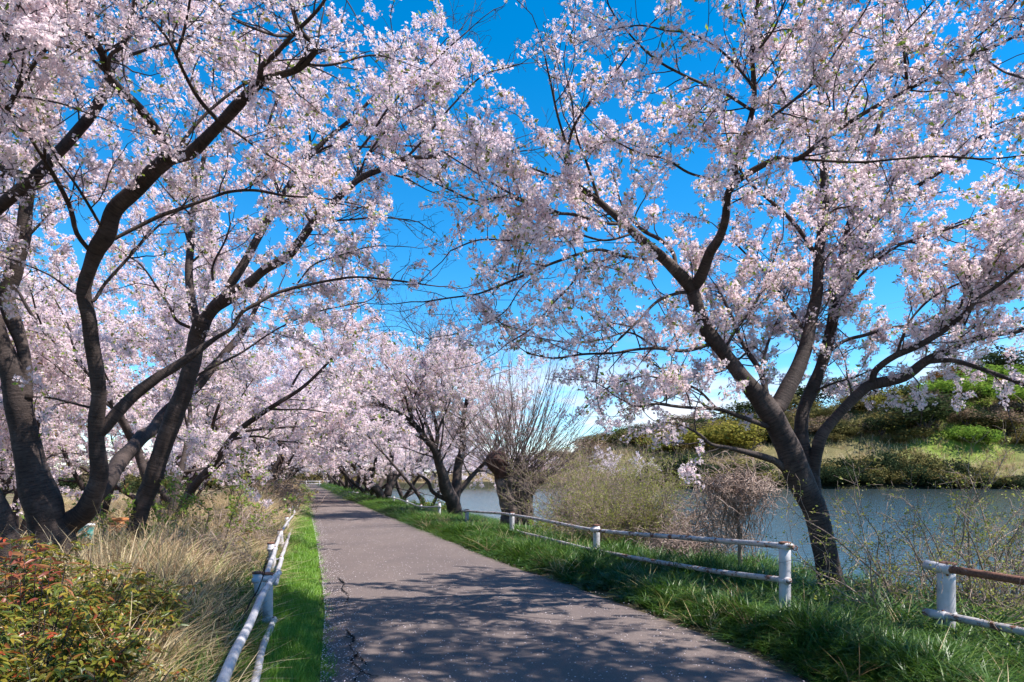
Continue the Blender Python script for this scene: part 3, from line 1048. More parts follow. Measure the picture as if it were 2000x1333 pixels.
class Tree:
    def __init__(self, seed):
        self.r = np.random.default_rng(seed)
        self.trunks, self.limbs = [], []         # (P (n,3), R (n,), spawn_from)
        self.levels = []                         # twig batches (P (N,M,3), R (N,M))
        self.bl = []                             # blossom points
        self.twig_low = -9

    # traced limb ------------------------------------------------------
    def limb(self, pts, w, Y, spawn=0.15, trunk=False, parent=None, step=0.09):
        """pts: pixel points; w: start and end width in px (or list); Y: (from, to) depth; starts inside its parent."""
        pts = np.asarray(pts, float)
        n = len(pts)
        L_ = np.concatenate([[0], np.cumsum(np.linalg.norm(np.diff(pts, axis=0), axis=1))])
        t = L_ / L_[-1]
        if parent is not None:
            pp = parent['px']
            i = int(np.argmin(np.linalg.norm(pp[:, :2] - pts[0], axis=1)))
            if np.isscalar(Y) or len(Y) == 2:
                Y = (pp[i, 2], Y if np.isscalar(Y) else Y[-1])
        Yd = Y[0] + (Y[1] - Y[0]) * t if len(Y) == 2 else np.asarray(Y, float)
        ws = np.interp(t, np.linspace(0, 1, len(w)), w) * 0.84     # widths were read across, not square to the limb
        P4 = np.array([np.append(at(p[0], p[1], yd), wi / 2 / F * yd) for p, yd, wi in zip(pts, Yd, ws)])
        S = spline(P4, step)
        d = {'P': S[:, :3], 'R': np.maximum(S[:, 3], 0.004), 'spawn': spawn}
        d['px'] = np.stack([CX + d['P'][:, 0] / d['P'][:, 1] * F, HY - (d['P'][:, 2] - EYE) / d['P'][:, 1] * F, d['P'][:, 1]], 1)
        wb = self.r.normal(0, 1, (len(S), 3))
        kx = np.exp(-0.5 * (np.arange(-4, 5) / 1.8) ** 2)
        kx /= kx.sum()
        if len(S) > 12:
            for a in range(3):
                wb[:, a] = np.convolve(wb[:, a], kx, mode='same')
            d['P'] = d['P'] + wb * d['R'][:, None] * 0.22
            d['R'] = d['R'] * (1 + 0.15 * np.convolve(self.r.normal(0, 1, len(S)), kx, mode='same'))
        (self.trunks if trunk else self.limbs).append(d)
        return d

    def free_limb(self, P, r0, r1, spawn=0.15, trunk=False):
        S = spline(P, 0.12)
        t = np.linspace(0, 1, len(S))
        d = {'P': S, 'R': r0 + (r1 - r0) * t ** 0.8, 'spawn': spawn}
        (self.trunks if trunk else self.limbs).append(d)
        return d

    # extra limbs on traced or free stems --------------------------------
    def sublimbs(self, src, n, L, t0=0.35, up=0.25, r_frac=0.5, spawn=0.12, out=None):
        res = []
        for d in src:
            P, R = d['P'], d['R']
            T = unit(np.gradient(P, axis=0))
            az0 = self.r.random() * 6.28
            for k in range(n):
                t = t0 + (1 - t0) * (k + self.r.random()) / n
                i = int(t * (len(P) - 1))
                dd, u, v = frame_for(T[i], self.r)
                az = az0 + k * 2.4
                side = u * math.cos(az) + v * math.sin(az)
                D = unit(T[i] * self.r.uniform(0.35, 0.8) + side * 0.85 + np.array([0, 0, up]) + (0 if out is None else np.asarray(out)))
                ln = self.r.uniform(L[0], L[1]) * (1 - 0.35 * t)
                m = 7
                pts = [P[i]]
                for j in range(m - 1):
                    D = unit(D + self.r.normal(0, 0.17, 3) + np.array([0, 0, 0.03 - 0.03 * j]))
                    pts.append(pts[-1] + D * ln / (m - 1))
                r0 = min(R[i] * r_frac, 0.016 * ln)
                res.append(self.free_limb(np.array(pts), r0, 0.005, spawn))
        return res

    # twigs -------------------------------------------------------------
    def spawn_batch(self, S0, D0, Ln, r0, M, curl, lift):
        n = len(S0)
        P = np.zeros((n, M, 3))
        P[:, 0] = S0
        D = unit(D0)
        for j in range(1, M):
            D = unit(D + self.r.normal(0, curl, (n, 3)) + np.array([0, 0, lift]))
            P[:, j] = P[:, j - 1] + D * (Ln / (M - 1))[:, None]
        R = r0[:, None] * np.linspace(1, 0.35, M)[None]
        return P, np.maximum(R, 0.0023)

    def grow(self, d1=0.26, d2=0.16, d3=0.12, dens=0.075, len1=(0.5, 1.3), len2=(0.22, 0.6), len3=(0.08, 0.22), keep=None, twig_scale=1.0):
        r = self.r
        S0, D0, Ln, R0 = [], [], [], []
        for d in self.limbs + self.trunks:
            P, R = d['P'], d['R']
            if d['spawn'] >= 1:
                continue
            seg = np.linalg.norm(np.diff(P, axis=0), axis=1)
            cum = np.concatenate([[0], np.cumsum(seg)])
            tot = cum[-1]
            s = np.arange(tot * d['spawn'], tot, d1)
            s = s + r.uniform(-0.5, 0.5, len(s)) * d1
            s = np.clip(s, 0, tot - 1e-3)
            i = np.clip(np.searchsorted(cum, s), 1, len(P) - 1)
            T = unit(P[i] - P[i - 1])
            side = unit(np.cross(T, r.normal(size=(len(s), 3))))
            D = T * r.uniform(0.25, 0.9, (len(s), 1)) + side * 0.8 + np.array([0, 0, 0.12])
            S0.append(P[i]); D0.append(D)
            Ln.append(r.uniform(len1[0], len1[1], len(s)) * (1 - 0.45 * s / tot))
            R0.append(np.minimum(R[i] * 0.55, 0.0095))
            # the limb's own tip flowers too
            tip = P[R < 0.012]
            if len(tip):
                self.bl.append(tip[r.random(len(tip)) < 0.9] + 0)
            # a leader carries each limb on past its traced end
            S0.append(P[-1:]); D0.append(T[-1:] if len(T) else unit(P[-1:] - P[-2:-1]))
            Ln.append(np.array([len1[1] * 0.7])); R0.append(np.minimum(R[-1:] * 0.9, 0.009))
        S0, D0, Ln, R0 = np.concatenate(S0), np.concatenate(D0), np.concatenate(Ln), np.concatenate(R0)
        if keep is not None:
            k = keep(S0 + unit(D0) * Ln[:, None] * 0.6)
            S0, D0, Ln, R0 = S0[k], D0[k], Ln[k], R0[k]
        P1, R1 = self.spawn_batch(S0, D0, Ln, R0, 8, 0.20, 0.02)
        self.levels.append((P1, R1, 4))

        def children(P, R, step, lens, tmin):
            n, M, _ = P.shape
            tot = np.linalg.norm(np.diff(P, axis=1), axis=2).sum(1)
            cnt = np.maximum(1, (tot * (1 - tmin) / step).astype(int))
            ii = np.repeat(np.arange(n), cnt)
            t = tmin + (1 - tmin) * r.random(len(ii))
            f = t * (M - 1)
            a = np.minimum(f.astype(int), M - 2)
            w = (f - a)[:, None]
            S = P[ii, a] * (1 - w) + P[ii, a + 1] * w
            T = unit(P[ii, a + 1] - P[ii, a])
            side = unit(np.cross(T, r.normal(size=T.shape)))
            D = T * r.uniform(0.2, 1.0, (len(ii), 1)) + side * 0.8 + np.array([0, 0, 0.10])
            return S, D, r.uniform(lens[0], lens[1], len(ii)) * (1.1 - 0.5 * t), R[ii, a] * 0.7
        S, D, Ln, R0 = children(P1, R1, d2, len2, 0.12)
        P2, R2 = self.spawn_batch(S, D, Ln, np.minimum(R0, 0.005), 6, 0.2, 0.02)
        self.levels.append((P2, R2 * twig_scale, 3))
        allp = [P1[:, 3:], P2]
        if d3:
            S, D, Ln, R0 = children(P2, R2, d3, len3, 0.1)
            P3, R3 = self.spawn_batch(S, D, Ln, np.minimum(R0, 0.0034), 4, 0.2, 0.02)
            self.levels.append((P3, R3 * twig_scale, 3))
            allp.append(P3)
        for P in allp:
            n, M, _ = P.shape
            tot = np.linalg.norm(np.diff(P, axis=1), axis=2).sum(1)
            q = tot / dens
            cnt = q.astype(int) + (r.random(n) < q % 1)
            ii = np.repeat(np.arange(n), cnt)
            if not len(ii):
                continue
            f = r.random(len(ii)) ** 0.8 * (M - 1.001)
            a = f.astype(int)
            w = (f - a)[:, None]
            S = P[ii, a] * (1 - w) + P[ii, a + 1] * w
            self.bl.append(S + r.normal(0, 0.022, S.shape))

    # mesh building -----------------------------------------------------
    def build(self, name, label, base, cat='tree', group=None, bloom=None, bscale=(0.62, 1.15), singles=0, tk=16, keep_bl=None, bark=None, stem_name='trunk'):
        base = np.asarray(base, float)
        root = thing(name, label, cat, base, group)
        bark = bark or M_bark
        for lst, nm, K in ((self.trunks, stem_name, tk), (self.limbs, 'limb', max(7, tk // 2))):
            for d in lst:
                V, q, t, uv = tubes((d['P'] - base)[None], d['R'][None], K)
                uv = uv * np.array([max(0.3, d['R'][0] * 6), 1.0])
                obj(nm, mesh_np(nm, V, q, t, uv, None, True), bark, root)
        b = Bag()
        for P, R, K in self.levels:
            lo = P[:, :, 2].min(axis=1) > getattr(self, 'twig_low', -9)
            P, R = P[lo], R[lo]
            if not len(P):
                continue
            V, q, t, uv = tubes(P - base, R, K, cap=False)
            b.add(V, q, t, uv * np.array([0.3, 1]))
        if b.V:
            o = obj('twigs', b.mesh('twigs', True), M_twig, root)
            o['kind'] = 'stuff'
        if self.bl:
            B = np.concatenate(self.bl)
            if keep_bl is not None:
                B = B[keep_bl(B)]
            n = len(B)
            rot = np.stack([self.r.random(n) * 6.28, self.r.normal(0, 0.9, n), self.r.random(n) * 6.28], 1)
            s = self.r.uniform(bscale[0], bscale[1], n)
            idx = self.r.integers(0, 6, n)
            if singles:
                y = np.maximum(B[:, 1], 0.05)
                px = CX + B[:, 0] / y * F
                py = HY - (B[:, 2] - EYE) / y * F
                inv = (B[:, 1] > 0.4) & (px > 0) & (px < 2000) & (py > 0) & (py < 1333)
                dist = np.where(inv, np.linalg.norm(B - [0, 0, EYE], axis=1), 1e9)
                near = np.argsort(dist)[:singles]
                near = near[dist[near] < 1e8]
                for i in near:
                    c = bpy.data.objects.new('blossom_cluster', CL_MESH[(0, 1, 4)[idx[i] % 3]])
                    COL.objects.link(c)
                    c.parent = root
                    c.location = B[i] - base
                    c.rotation_euler = rot[i]
                    c.scale = (s[i],) * 3
                m = np.ones(n, bool)
                m[near] = False
                B, rot, s, idx = B[m], rot[m], s[m], idx[m]
            g = bloom or G_bloom
            scatter('blossoms', g, B - base, rot, s, root, idx % g['n'])
        self.nbl = 0 if not self.bl else len(B)
        return root


# ------------------------------------------------------------------ the leaning cherry on the right
T = Tree(11)
tk = T.limb([(1646, 1215), (1636, 1167), (1612, 1078), (1590, 1005), (1568, 950), (1547, 915), (1536, 878), (1515, 826), (1492, 794), (1452, 742), (1410, 684), (1379, 647), (1358, 590), (1352, 563)],
            [74, 64, 56, 54, 56, 58, 54, 50, 42, 38, 34, 32, 30], (8.9, 8.5), 0.66, True)
d2 = T.limb([(1590, 1005), (1583, 930), (1570, 880), (1566, 857), (1568, 815), (1583, 763), (1599, 721), (1620, 658), (1628, 610), (1633, 556), (1647, 495), (1656, 450), (1678, 383), (1688, 340), (1719, 239), (1735, 180), (1748, 120)],
            [40, 34, 30, 28, 26, 22, 19, 15, 11, 8, 6], (8.9, 10.2), 0.28, True)
A = T.limb([(1352, 566), (1295, 509), (1250, 464), (1214, 432), (1169, 392), (1115, 351), (1108, 300), (1122, 245), (1160, 190), (1196, 150), (1235, 95)], [28, 23, 20, 17, 12, 8, 6, 5, 4], 7.2, 0.2, parent=tk)
T.limb([(1115, 351), (1112, 300), (1090, 230), (1075, 160), (1060, 90)], [7, 3], 6.8, 0.1, parent=A)
T.limb([(1170, 394), (1150, 330), (1125, 262), (1118, 205), (1104, 140)], [7, 3], 7.3, 0.1, parent=A)
A2 = T.limb([(1220, 437), (1180, 436), (1120, 420), (1075, 416), (1030, 395), (980, 369), (908, 324), (870, 300)], [9, 7, 4, 3], 6.8, 0.1, parent=A)
T.limb([(1100, 418), (1040, 400), (985, 385), (930, 392), (880, 372), (840, 352)], [6, 3], 6.6, 0.05, parent=A2)
T.limb([(1140, 370), (1080, 345), (1020, 322), (960, 300), (905, 270)], [6, 3], 6.9, 0.05, parent=A)
T.limb([(1240, 455), (1180, 470), (1100, 452), (1020, 470), (940, 468), (880, 490)], [6, 3], 6.9, 0.05, parent=A)
A3 = T.limb([(1284, 498), (1259, 508), (1214, 500), (1174, 488), (1142, 493), (1070, 518), (998, 549), (935, 574), (880, 582), (828, 590)], [8, 7, 5, 3], 6.6, 0.15, parent=A)
T.limb([(1205, 499), (1142, 527), (1110, 563), (1079, 594), (1040, 640), (990, 672)], [6, 4, 3], 7.0, 0.2, parent=A3)
T.limb([(1070, 518), (1020, 560), (985, 610), (930, 640), (880, 655)], [4, 2], 6.8, 0.2, parent=T.limbs[-2])
T.limb([(1320, 530), (1315, 495), (1290, 468), (1250, 446), (1215, 400), (1200, 350)], [11, 9, 6, 4], 9.2, 0.3, parent=A)
B = T.limb([(1352, 563), (1367, 545), (1385, 495), (1403, 468), (1415, 432), (1421, 378), (1440, 351)], [26, 24, 21, 18, 17], 7.4, 0.7, parent=tk)
B1 = T.limb([(1438, 355), (1435, 315), (1453, 270), (1469, 216), (1473, 171), (1469, 103), (1473, 54), (1480, 0), (1492, -80), (1500, -160)], [17, 14, 12, 10, 8, 6, 4], 6.4, 0.1, parent=B)
B2 = T.limb([(1440, 353), (1471, 333), (1516, 311), (1557, 311), (1606, 275), (1651, 245), (1705, 212), (1773, 176), (1840, 140), (1908, 103), (1953, 86), (2060, 30)], [15, 13, 11, 9, 7, 6, 5], 5.8, 0.15, parent=B)
T.limb([(1557, 311), (1624, 315), (1687, 317), (1750, 311), (1840, 306), (1930, 311), (2030, 300)], [6, 5, 3], 6.2, 0.1, parent=B2)
T.limb([(1421, 365), (1390, 351), (1345, 338), (1300, 311), (1250, 300), (1190, 270)], [7, 5, 3], 6.4, 0.1, parent=B)
T.limb([(1473, 171), (1420, 110), (1360, 70), (1300, 60), (1250, 50), (1190, 58)], [6, 4, 3], 5.3, 0.05, parent=B1)
T.limb([(1469, 216), (1410, 180), (1340, 150), (1270, 108), (1200, 30), (1180, -20)], [7, 5, 3], 5.6, 0.05, parent=B1)
T.limb([(1471, 110), (1510, 60), (1530, 10), (1560, -60)], [6, 3], 5.6, 0.05, parent=B1)
T.limb([(1453, 270), (1520, 220), (1590, 160), (1640, 90), (1690, 20), (1720, -50)], [7, 5, 3], 5.4, 0.05, parent=B1)
T.limb([(1651, 245), (1660, 190), (1720, 110), (1790, 40), (1850, -30)], [6, 3], 5.0, 0.05, parent=B2)
T.limb([(1773, 176), (1765, 90), (1755, 40), (1750, -30)], [7, 4], 6.0, 0.05, parent=B2)
T.limb([(1840, 140), (1900, 80), (1960, 30), (2010, -30)], [5, 3], 4.8, 0.05, parent=B2)
T.limb([(1908, 103), (1960, 140), (2020, 160)], [5, 3], 4.9, 0.05, parent=B2)
C = T.limb([(1494, 796), (1520, 794), (1541, 752), (1562, 710), (1578, 658), (1591, 605), (1597, 567), (1599, 495), (1606, 450), (1611, 405), (1611, 360), (1608, 315), (1612, 250), (1600, 180), (1580, 110)],
           [40, 40, 36, 32, 27, 24, 22, 20, 18, 16, 13, 9, 7, 5], 9.6, 0.16, trunk=True, parent=tk)
T.limb([(1609, 395), (1620, 385), (1633, 368)], [12, 10], 9.2, 1.0, parent=C)
C2 = T.limb([(1594, 500), (1579, 477), (1543, 428), (1498, 387), (1467, 360), (1420, 300), (1380, 260)], [11, 9, 6, 4], 9.0, 0.25, parent=C)
T.limb([(1612, 300), (1560, 240), (1530, 180), (1505, 110)], [6, 3], 9.0, 0.1, parent=C)
T.limb([(1610, 340), (1660, 290), (1690, 260), (1740, 190), (1760, 120)], [6, 3], 9.8, 0.1, parent=C)
D2 = T.limb([(1633, 599), (1656, 567), (1672, 531), (1683, 473), (1705, 437), (1732, 410), (1768, 378), (1804, 356), (1840, 333), (1885, 302), (1930, 252), (2000, 225)], [15, 14, 12, 10, 8, 6, 4], 9.0, 0.2, parent=d2)
T.limb([(1672, 531), (1723, 491), (1750, 477), (1800, 470), (1860, 440), (1920, 420), (1990, 400)], [6, 4, 3], 8.6, 0.2, parent=D2)
T.limb([(1768, 378), (1780, 330), (1820, 270), (1870, 220), (1930, 190)], [5, 3], 9.0, 0.1, parent=D2)
T.limb([(1660, 560), (1700, 520), (1760, 478), (1830, 455), (1900, 430), (1955, 405), (2010, 380)], [7, 5, 3], 8.2, 0.2, parent=D2)
E = T.limb([(1588, 930), (1592, 890), (1602, 857), (1620, 831), (1652, 794), (1694, 757), (1715, 750), (1767, 736), (1809, 705), (1857, 684), (1914, 660), (1967, 650), (2000, 644), (2110, 600)], [32, 30, 27, 25, 24, 20, 17, 14, 11, 9, 7], 8.4, 0.45, parent=d2)
E2 = T.limb([(1704, 757), (1706, 735), (1715, 720), (1751, 694), (1799, 673), (1846, 644), (1893, 605), (1909, 584), (1956, 553), (1988, 526), (2050, 480)], [16, 15, 12, 10, 8, 5], 7.8, 0.2, parent=E)
T.limb([(1809, 708), (1857, 705), (1899, 715), (1946, 731), (2000, 752), (2080, 790)], [11, 9, 6], 7.6, 0.4, parent=E)
T.limb([(1846, 644), (1880, 590), (1890, 550), (1930, 500), (1990, 440)], [7, 4], 8.2, 0.15, parent=E2)
T.limb([(1751, 694), (1770, 640), (1800, 600), (1840, 570), (1900, 545), (1960, 540)], [7, 3], 8.6, 0.15, parent=E2)
T.limb([(1914, 660), (1909, 605), (1912, 579), (1940, 520)], [6, 3], 8.2, 0.2, parent=E)
T.limb([(1616, 690), (1650, 665), (1690, 655), (1740, 640), (1800, 632), (1860, 600), (1930, 590)], [9, 6, 3], 9.6, 0.15, parent=d2)
Fl = T.limb([(1540, 925), (1520, 905), (1505, 897), (1463, 886), (1421, 875), (1389, 868), (1368, 850), (1330, 830), (1290, 825)], [20, 16, 11, 8, 5, 3], 8.0, 0.55, parent=tk)
G = T.limb([(1514, 840), (1478, 826), (1436, 810), (1400, 799), (1358, 797), (1321, 794), (1279, 789), (1242, 794), (1212, 780)], [13, 11, 8, 6, 4], 7.7, 0.3, parent=tk)
T.limb([(1400, 799), (1360, 760), (1310, 745), (1260, 735), (1215, 745)], [6, 3], 7.8, 0.15, parent=G)
H = T.limb([(1388, 672), (1337, 686), (1284, 681), (1232, 684), (1200, 690), (1140, 692), (1080, 700), (1030, 690)], [9, 7, 5, 3], 7.4, 0.2, parent=tk)
T.limb([(1284, 681), (1230, 650), (1180, 662), (1120, 670), (1050, 660)], [5, 3], 7.6, 0.15, parent=H)
T.limb([(1345, 572), (1326, 573), (1284, 589), (1247, 626), (1210, 663), (1180, 690)], [8, 6, 4], 7.4, 0.2, parent=tk)
J = T.limb([(1505, 800), (1499, 778), (1484, 726), (1457, 684), (1440, 650), (1425, 610), (1400, 560)], [16, 13, 9, 5], 9.6, 0.3, parent=tk)
T.limb([(1484, 726), (1500, 670), (1520, 620), (1540, 560)], [7, 4], 9.8, 0.2, parent=J)
T.limb([(1457, 690), (1420, 720), (1370, 735), (1310, 730), (1260, 700)], [6, 3], 9.6, 0.2, parent=J)
T.limb([(1410, 690), (1440, 640), (1470, 600), (1500, 540), (1520, 480)], [8, 4], 8.6, 0.2, parent=tk)
T.limb([(1578, 660), (1540, 600), (1500, 540), (1460, 500), (1430, 470)], [8, 4], 9.6, 0.25, parent=C)
T.sublimbs([B1, B2, D2, E2], 3, (0.7, 1.3), 0.25, 0.2)
T.sublimbs([C, d2, J, E], 6, (0.8, 1.5), 0.2, 0.2, 0.35)
# limbs added out of the picture, above the camera's right, to shade the path
q0 = B2['P'][-1]
for tip in ((5.0, 4.2, 6.2), (4.2, 3.0, 6.6), (3.4, 4.4, 7.2), (5.6, 3.2, 5.8), (2.4, 5.0, 7.4), (3.2, 2.6, 7.2)):
    s = B1['P'][-3] if tip[0] < 4 else B2['P'][-2] if tip[0] < 5.2 else E['P'][-1]
    tip = np.array(tip)
    d = T.free_limb(np.array([s, s + (tip - s) * 0.35 + [0, 0, 0.5], s + (tip - s) * 0.7 + [0, 0, 0.4], tip]), 0.035, 0.006, 0.3)
    T.sublimbs([d], 9, (1.0, 1.9), 0.3, 0.15)


def keep_right(B):
    """Open air over the middle of the path under the arch of branches."""
    y = np.maximum(B[:, 1], 0.2)
    px, py = CX + B[:, 0] / y * F, HY - (B[:, 2] - EYE) / y * F
    front = (B[:, 1] < 6.9) & (py > -20) & (px < 2020)
    thin = ((px < 1230) & (py > 470)) | ((px < 1260) & (py < 230) & (py > -60))
    return ~((px < 1010) & (py > 690)) & ~((px < 800)) & ~((px > 1560) & (py > 800)) & ~(thin & (T.r.random(len(px)) < 0.45)) & (B[:, 2] > 0.9) & ~(front & (T.r.random(len(px)) < 0.52))


T.twig_low = 1.2
T.grow(d1=0.19, d2=0.15, d3=0.12, dens=0.046, len1=(0.5, 1.4), len2=(0.12, 0.42), len3=(0.05, 0.15))
b = at(1640, 1180, 8.9)
T.build('cherry_tree', 'leaning blossoming cherry tree with a bare curved trunk in the grass beside the water', (b[0], b[1], gz(b[0], b[1])), 'tree', 'cherry trees on the river side', singles=300, keep_bl=keep_right)
print('right tree', T.nbl)
# ------------------------------------------------------------------ the stout cherry on the left: two stems from one base
T = Tree(21)
YS = 8.8
s1 = T.limb([(135, 1190), (118, 1130), (97, 1035), (78, 965), (60, 905), (47, 850), (40, 790), (30, 740), (12, 700), (-8, 655), (-40, 600), (-80, 520), (-110, 430)],
            [104, 94, 92, 88, 74, 68, 62, 56, 58, 58, 54, 46, 40], (YS, 8.0), 0.8, True)
s1b = T.limb([(48, 780), (50, 720), (40, 660), (18, 607), (12, 574), (27, 525), (41, 470), (49, 405), (56, 355), (62, 300), (90, 230), (100, 150), (95, 60)], [34, 30, 30, 34, 34, 32, 30, 28, 24, 18, 14, 10, 8], 8.6, 0.6, True, parent=s1)
s2 = T.limb([(112, 1050), (140, 1018), (166, 997), (186, 955), (192, 919), (188, 862), (188, 825), (193, 769), (184, 694), (176, 630), (165, 574), (174, 525), (188, 487), (210, 457), (225, 412), (262, 375), (300, 337), (330, 310)],
            [52, 48, 40, 37, 34, 32, 31, 31, 31, 32, 33, 30, 34, 36, 34, 33, 33, 32], (YS, 7.4), 0.85, True)
a2 = T.limb([(326, 312), (350, 305), (375, 296), (412, 259), (450, 221), (500, 169), (526, 153), (580, 135), (603, 115), (620, 90), (598, 74), (580, 45), (569, 0), (560, -70)], [26, 25, 24, 24, 24, 22, 19, 16, 14, 13, 11, 10, 9, 6], 6.0, 0.35, parent=s2)
T.limb([(505, 165), (512, 130), (540, 104), (570, 70), (620, 20), (660, -40)], [13, 9, 6], 5.6, 0.2, parent=a2)
T.limb([(575, 137), (600, 100), (585, 70), (540, 70), (470, 45), (430, 15), (400, -20)], [8, 6, 4], 5.4, 0.2, parent=a2)
b2 = T.limb([(334, 308), (326, 285), (300, 247), (270, 210), (240, 180), (214, 150), (202, 109), (184, 79), (157, 49), (131, 19), (100, -20), (60, -90)], [22, 20, 20, 20, 20, 20, 18, 17, 16, 15, 13, 10], 5.0, 0.3, parent=s2)
c2 = T.limb([(432, 244), (427, 238), (390, 195), (364, 150), (345, 109), (330, 80), (307, 49), (262, 4), (230, -50)], [10, 9, 8, 8, 7, 6, 4], 5.4, 0.2, parent=a2)
T.limb([(345, 109), (356, 75), (366, 30), (371, 0), (380, -60)], [7, 5], 5.6, 0.2, parent=c2)
T.limb([(345, 300), (349, 289), (386, 240), (435, 195), (500, 150), (560, 120)], [9, 7, 4], 7.6, 0.3, parent=a2)
T.limb([(214, 150), (215, 110), (240, 90), (256, 50), (262, 0)], [9, 6], 5.2, 0.2, parent=b2)
T.limb([(200, 105), (240, 80), (280, 62), (330, 60)], [5, 3], 5.2, 0.2, parent=b2)
T.limb([(214, 150), (160, 100), (110, 90), (60, 60), (0, 30)], [6, 3], 4.6, 0.1, parent=b2)
T.limb([(184, 500), (176, 491), (150, 457), (139, 412), (120, 371), (90, 319), (71, 289), (45, 247), (0, 199), (-40, 170)], [11, 11, 10, 9, 8, 7, 5], 6.2, 0.3, parent=s2)
T.limb([(88, 315), (86, 260), (66, 190), (52, 140), (40, 100)], [7, 4], 5.6, 0.2, parent=T.limbs[-1])
T.limb([(205, 465), (199, 446), (169, 394), (139, 349), (116, 319), (90, 270)], [7, 6, 4], 6.6, 0.3, parent=s2)
T.limb([(214, 470), (225, 466), (270, 442), (307, 424), (352, 409), (405, 390), (450, 375), (500, 373), (557, 383), (625, 387), (700, 400)], [9, 8, 7, 5, 3], 8.4, 0.3, parent=s2)
T.limb([(176, 590), (186, 585), (202, 559), (225, 532), (250, 505), (300, 450), (350, 410)], [7, 6, 4], 8.4, 0.35, parent=s2)
T.limb([(160, 575), (144, 572), (101, 540), (49, 517), (0, 500)], [5, 3], 7.6, 0.3, parent=s2)
T.limb([(190, 800), (150, 790), (100, 778), (60, 775)], [6, 4], 8.4, 0.5, parent=s2)
l2 = T.limb([(190, 850), (202, 840), (240, 795), (270, 765), (307, 739), (337, 722), (375, 694), (424, 660), (454, 641), (472, 611), (500, 594), (544, 571), (616, 554), (692, 542), (760, 547), (841, 558)],
            [26, 26, 25, 24, 23, 17, 9, 9, 8, 8, 7, 6, 5, 5, 4, 3], (8.6, 9.6), 0.42, parent=s2)
m2 = T.limb([(160, 1010), (200, 958), (214, 937), (240, 892), (270, 862), (300, 836), (326, 802), (380, 760), (430, 700), (480, 640), (520, 560)], [44, 40, 37, 33, 29, 26, 23, 18, 14, 10, 7], (8.8, 9.0, 9.3, 9.9, 10.5, 11.0, 11.4, 11.8, 12.1, 12.4, 12.7), 0.5, parent=s2)
T.limb([(580, 556), (612, 518), (661, 500), (724, 482), (787, 482)], [4, 2], 9.6, 0.3, parent=l2)
T.sublimbs([a2, b2, s1b, m2], 4, (0.9, 1.6), 0.3, 0.3)
T.sublimbs([s1], 3, (1.2, 2.2), 0.85, 0.3)


def keep_left(B):
    """Stems stay bare low down and the air over the path stays open."""
    y = np.maximum(B[:, 1], 0.2)
    px, py = CX + B[:, 0] / y * F, HY - (B[:, 2] - EYE) / y * F
    front = (y < 7.3) & (px > 110)
    return (px < 760 + 0.4 * np.maximum(0, 400 - py)) & ~((py > 930) & (px > 0)) & ~(front & (T.r.random(len(px)) < 0.74)) & ~((y < 8.2) & (py > 420) & (px > 60) & (T.r.random(len(px)) < 0.7))


T.twig_low = 1.4
T.grow(d1=0.20, d2=0.15, d3=0.12, dens=0.040, len1=(0.5, 1.35), len2=(0.12, 0.42), len3=(0.05, 0.15))
b = at(100, 1150, YS)
T.build('cherry_tree', 'stout twin stemmed blossoming cherry rising behind red leaved shrubs', (b[0], b[1], gz(b[0], b[1])), 'tree', 'cherry trees on the field side', singles=300, keep_bl=keep_left)
print('left tree', T.nbl)

# ------------------------------------------------------------------ slimmer cherry next to it
T = Tree(31)
s3 = T.limb([(255, 1180), (260, 1121), (261, 1062), (276, 997), (284, 965), (300, 930), (322, 862), (345, 806), (364, 750), (375, 694), (383, 656), (397, 622)], [44, 42, 42, 40, 38, 40, 40, 40, 38, 36, 36, 36], (10.5, 10.2), 0.92, True)
a3 = T.limb([(396, 628), (420, 600), (450, 581), (487, 555), (517, 527), (562, 500), (589, 468), (616, 432), (652, 396), (679, 369), (706, 347), (751, 329), (792, 311), (850, 306), (895, 302), (958, 315), (1000, 300)],
            [32, 30, 26, 22, 21, 20, 19, 17, 15, 13, 12, 10, 9, 8, 6, 5, 3], 9.0, 0.25, parent=s3)
b3 = T.limb([(430, 590), (450, 555), (476, 517), (500, 470), (521, 432), (548, 387), (575, 347), (600, 310), (640, 270), (690, 230), (740, 180), (800, 130), (860, 90)], [20, 19, 18, 17, 15, 12, 9, 7, 5, 3], 10.6, 0.25, parent=a3)
c3 = T.limb([(388, 640), (375, 592), (369, 544), (371, 487), (375, 430), (385, 370), (400, 300), (410, 230)], [24, 22, 18, 14, 10, 6], 11.2, 0.25, parent=s3)
T.limb([(600, 310), (638, 288), (670, 284), (724, 288), (790, 285), (850, 290), (930, 285)], [6, 4, 3], 9.8, 0.1, parent=b3)
T.limb([(640, 410), (690, 360), (720, 300), (770, 240), (830, 200), (900, 150), (960, 130)], [7, 4, 3], 9.4, 0.1, parent=a3)
T.limb([(700, 350), (700, 300), (720, 270), (760, 210), (820, 150), (870, 100), (915, 60)], [7, 4, 3], 9.2, 0.1, parent=a3)
T.limb([(792, 311), (830, 270), (880, 210), (940, 150), (1000, 130)], [6, 3], 8.8, 0.1, parent=a3)
T.limb([(616, 432), (680, 430), (740, 425), (800, 430)], [5, 3], 9.6, 0.1, parent=a3)
T.limb([(371, 640), (345, 626), (330, 596), (307, 562), (285, 530), (266, 510)], [7, 6, 4], 10.0, 0.3, parent=s3)
T.limb([(420, 605), (418, 560), (416, 520), (440, 470), (450, 440)], [6, 4], 9.6, 0.3, parent=a3)
T.limb([(548, 387), (530, 330), (520, 270), (540, 200), (580, 140)], [8, 4], 10.4, 0.2, parent=b3)
T.limb([(366, 745), (410, 720), (470, 690), (530, 650), (600, 615), (660, 600), (715, 590)], [6, 4, 3], 11.4, 0.25, parent=s3)
T.sublimbs([a3], 5, (0.9, 1.5), 0.3, 0.2)
T.sublimbs([b3, c3], 6, (1.0, 1.8), 0.2, 0.25)


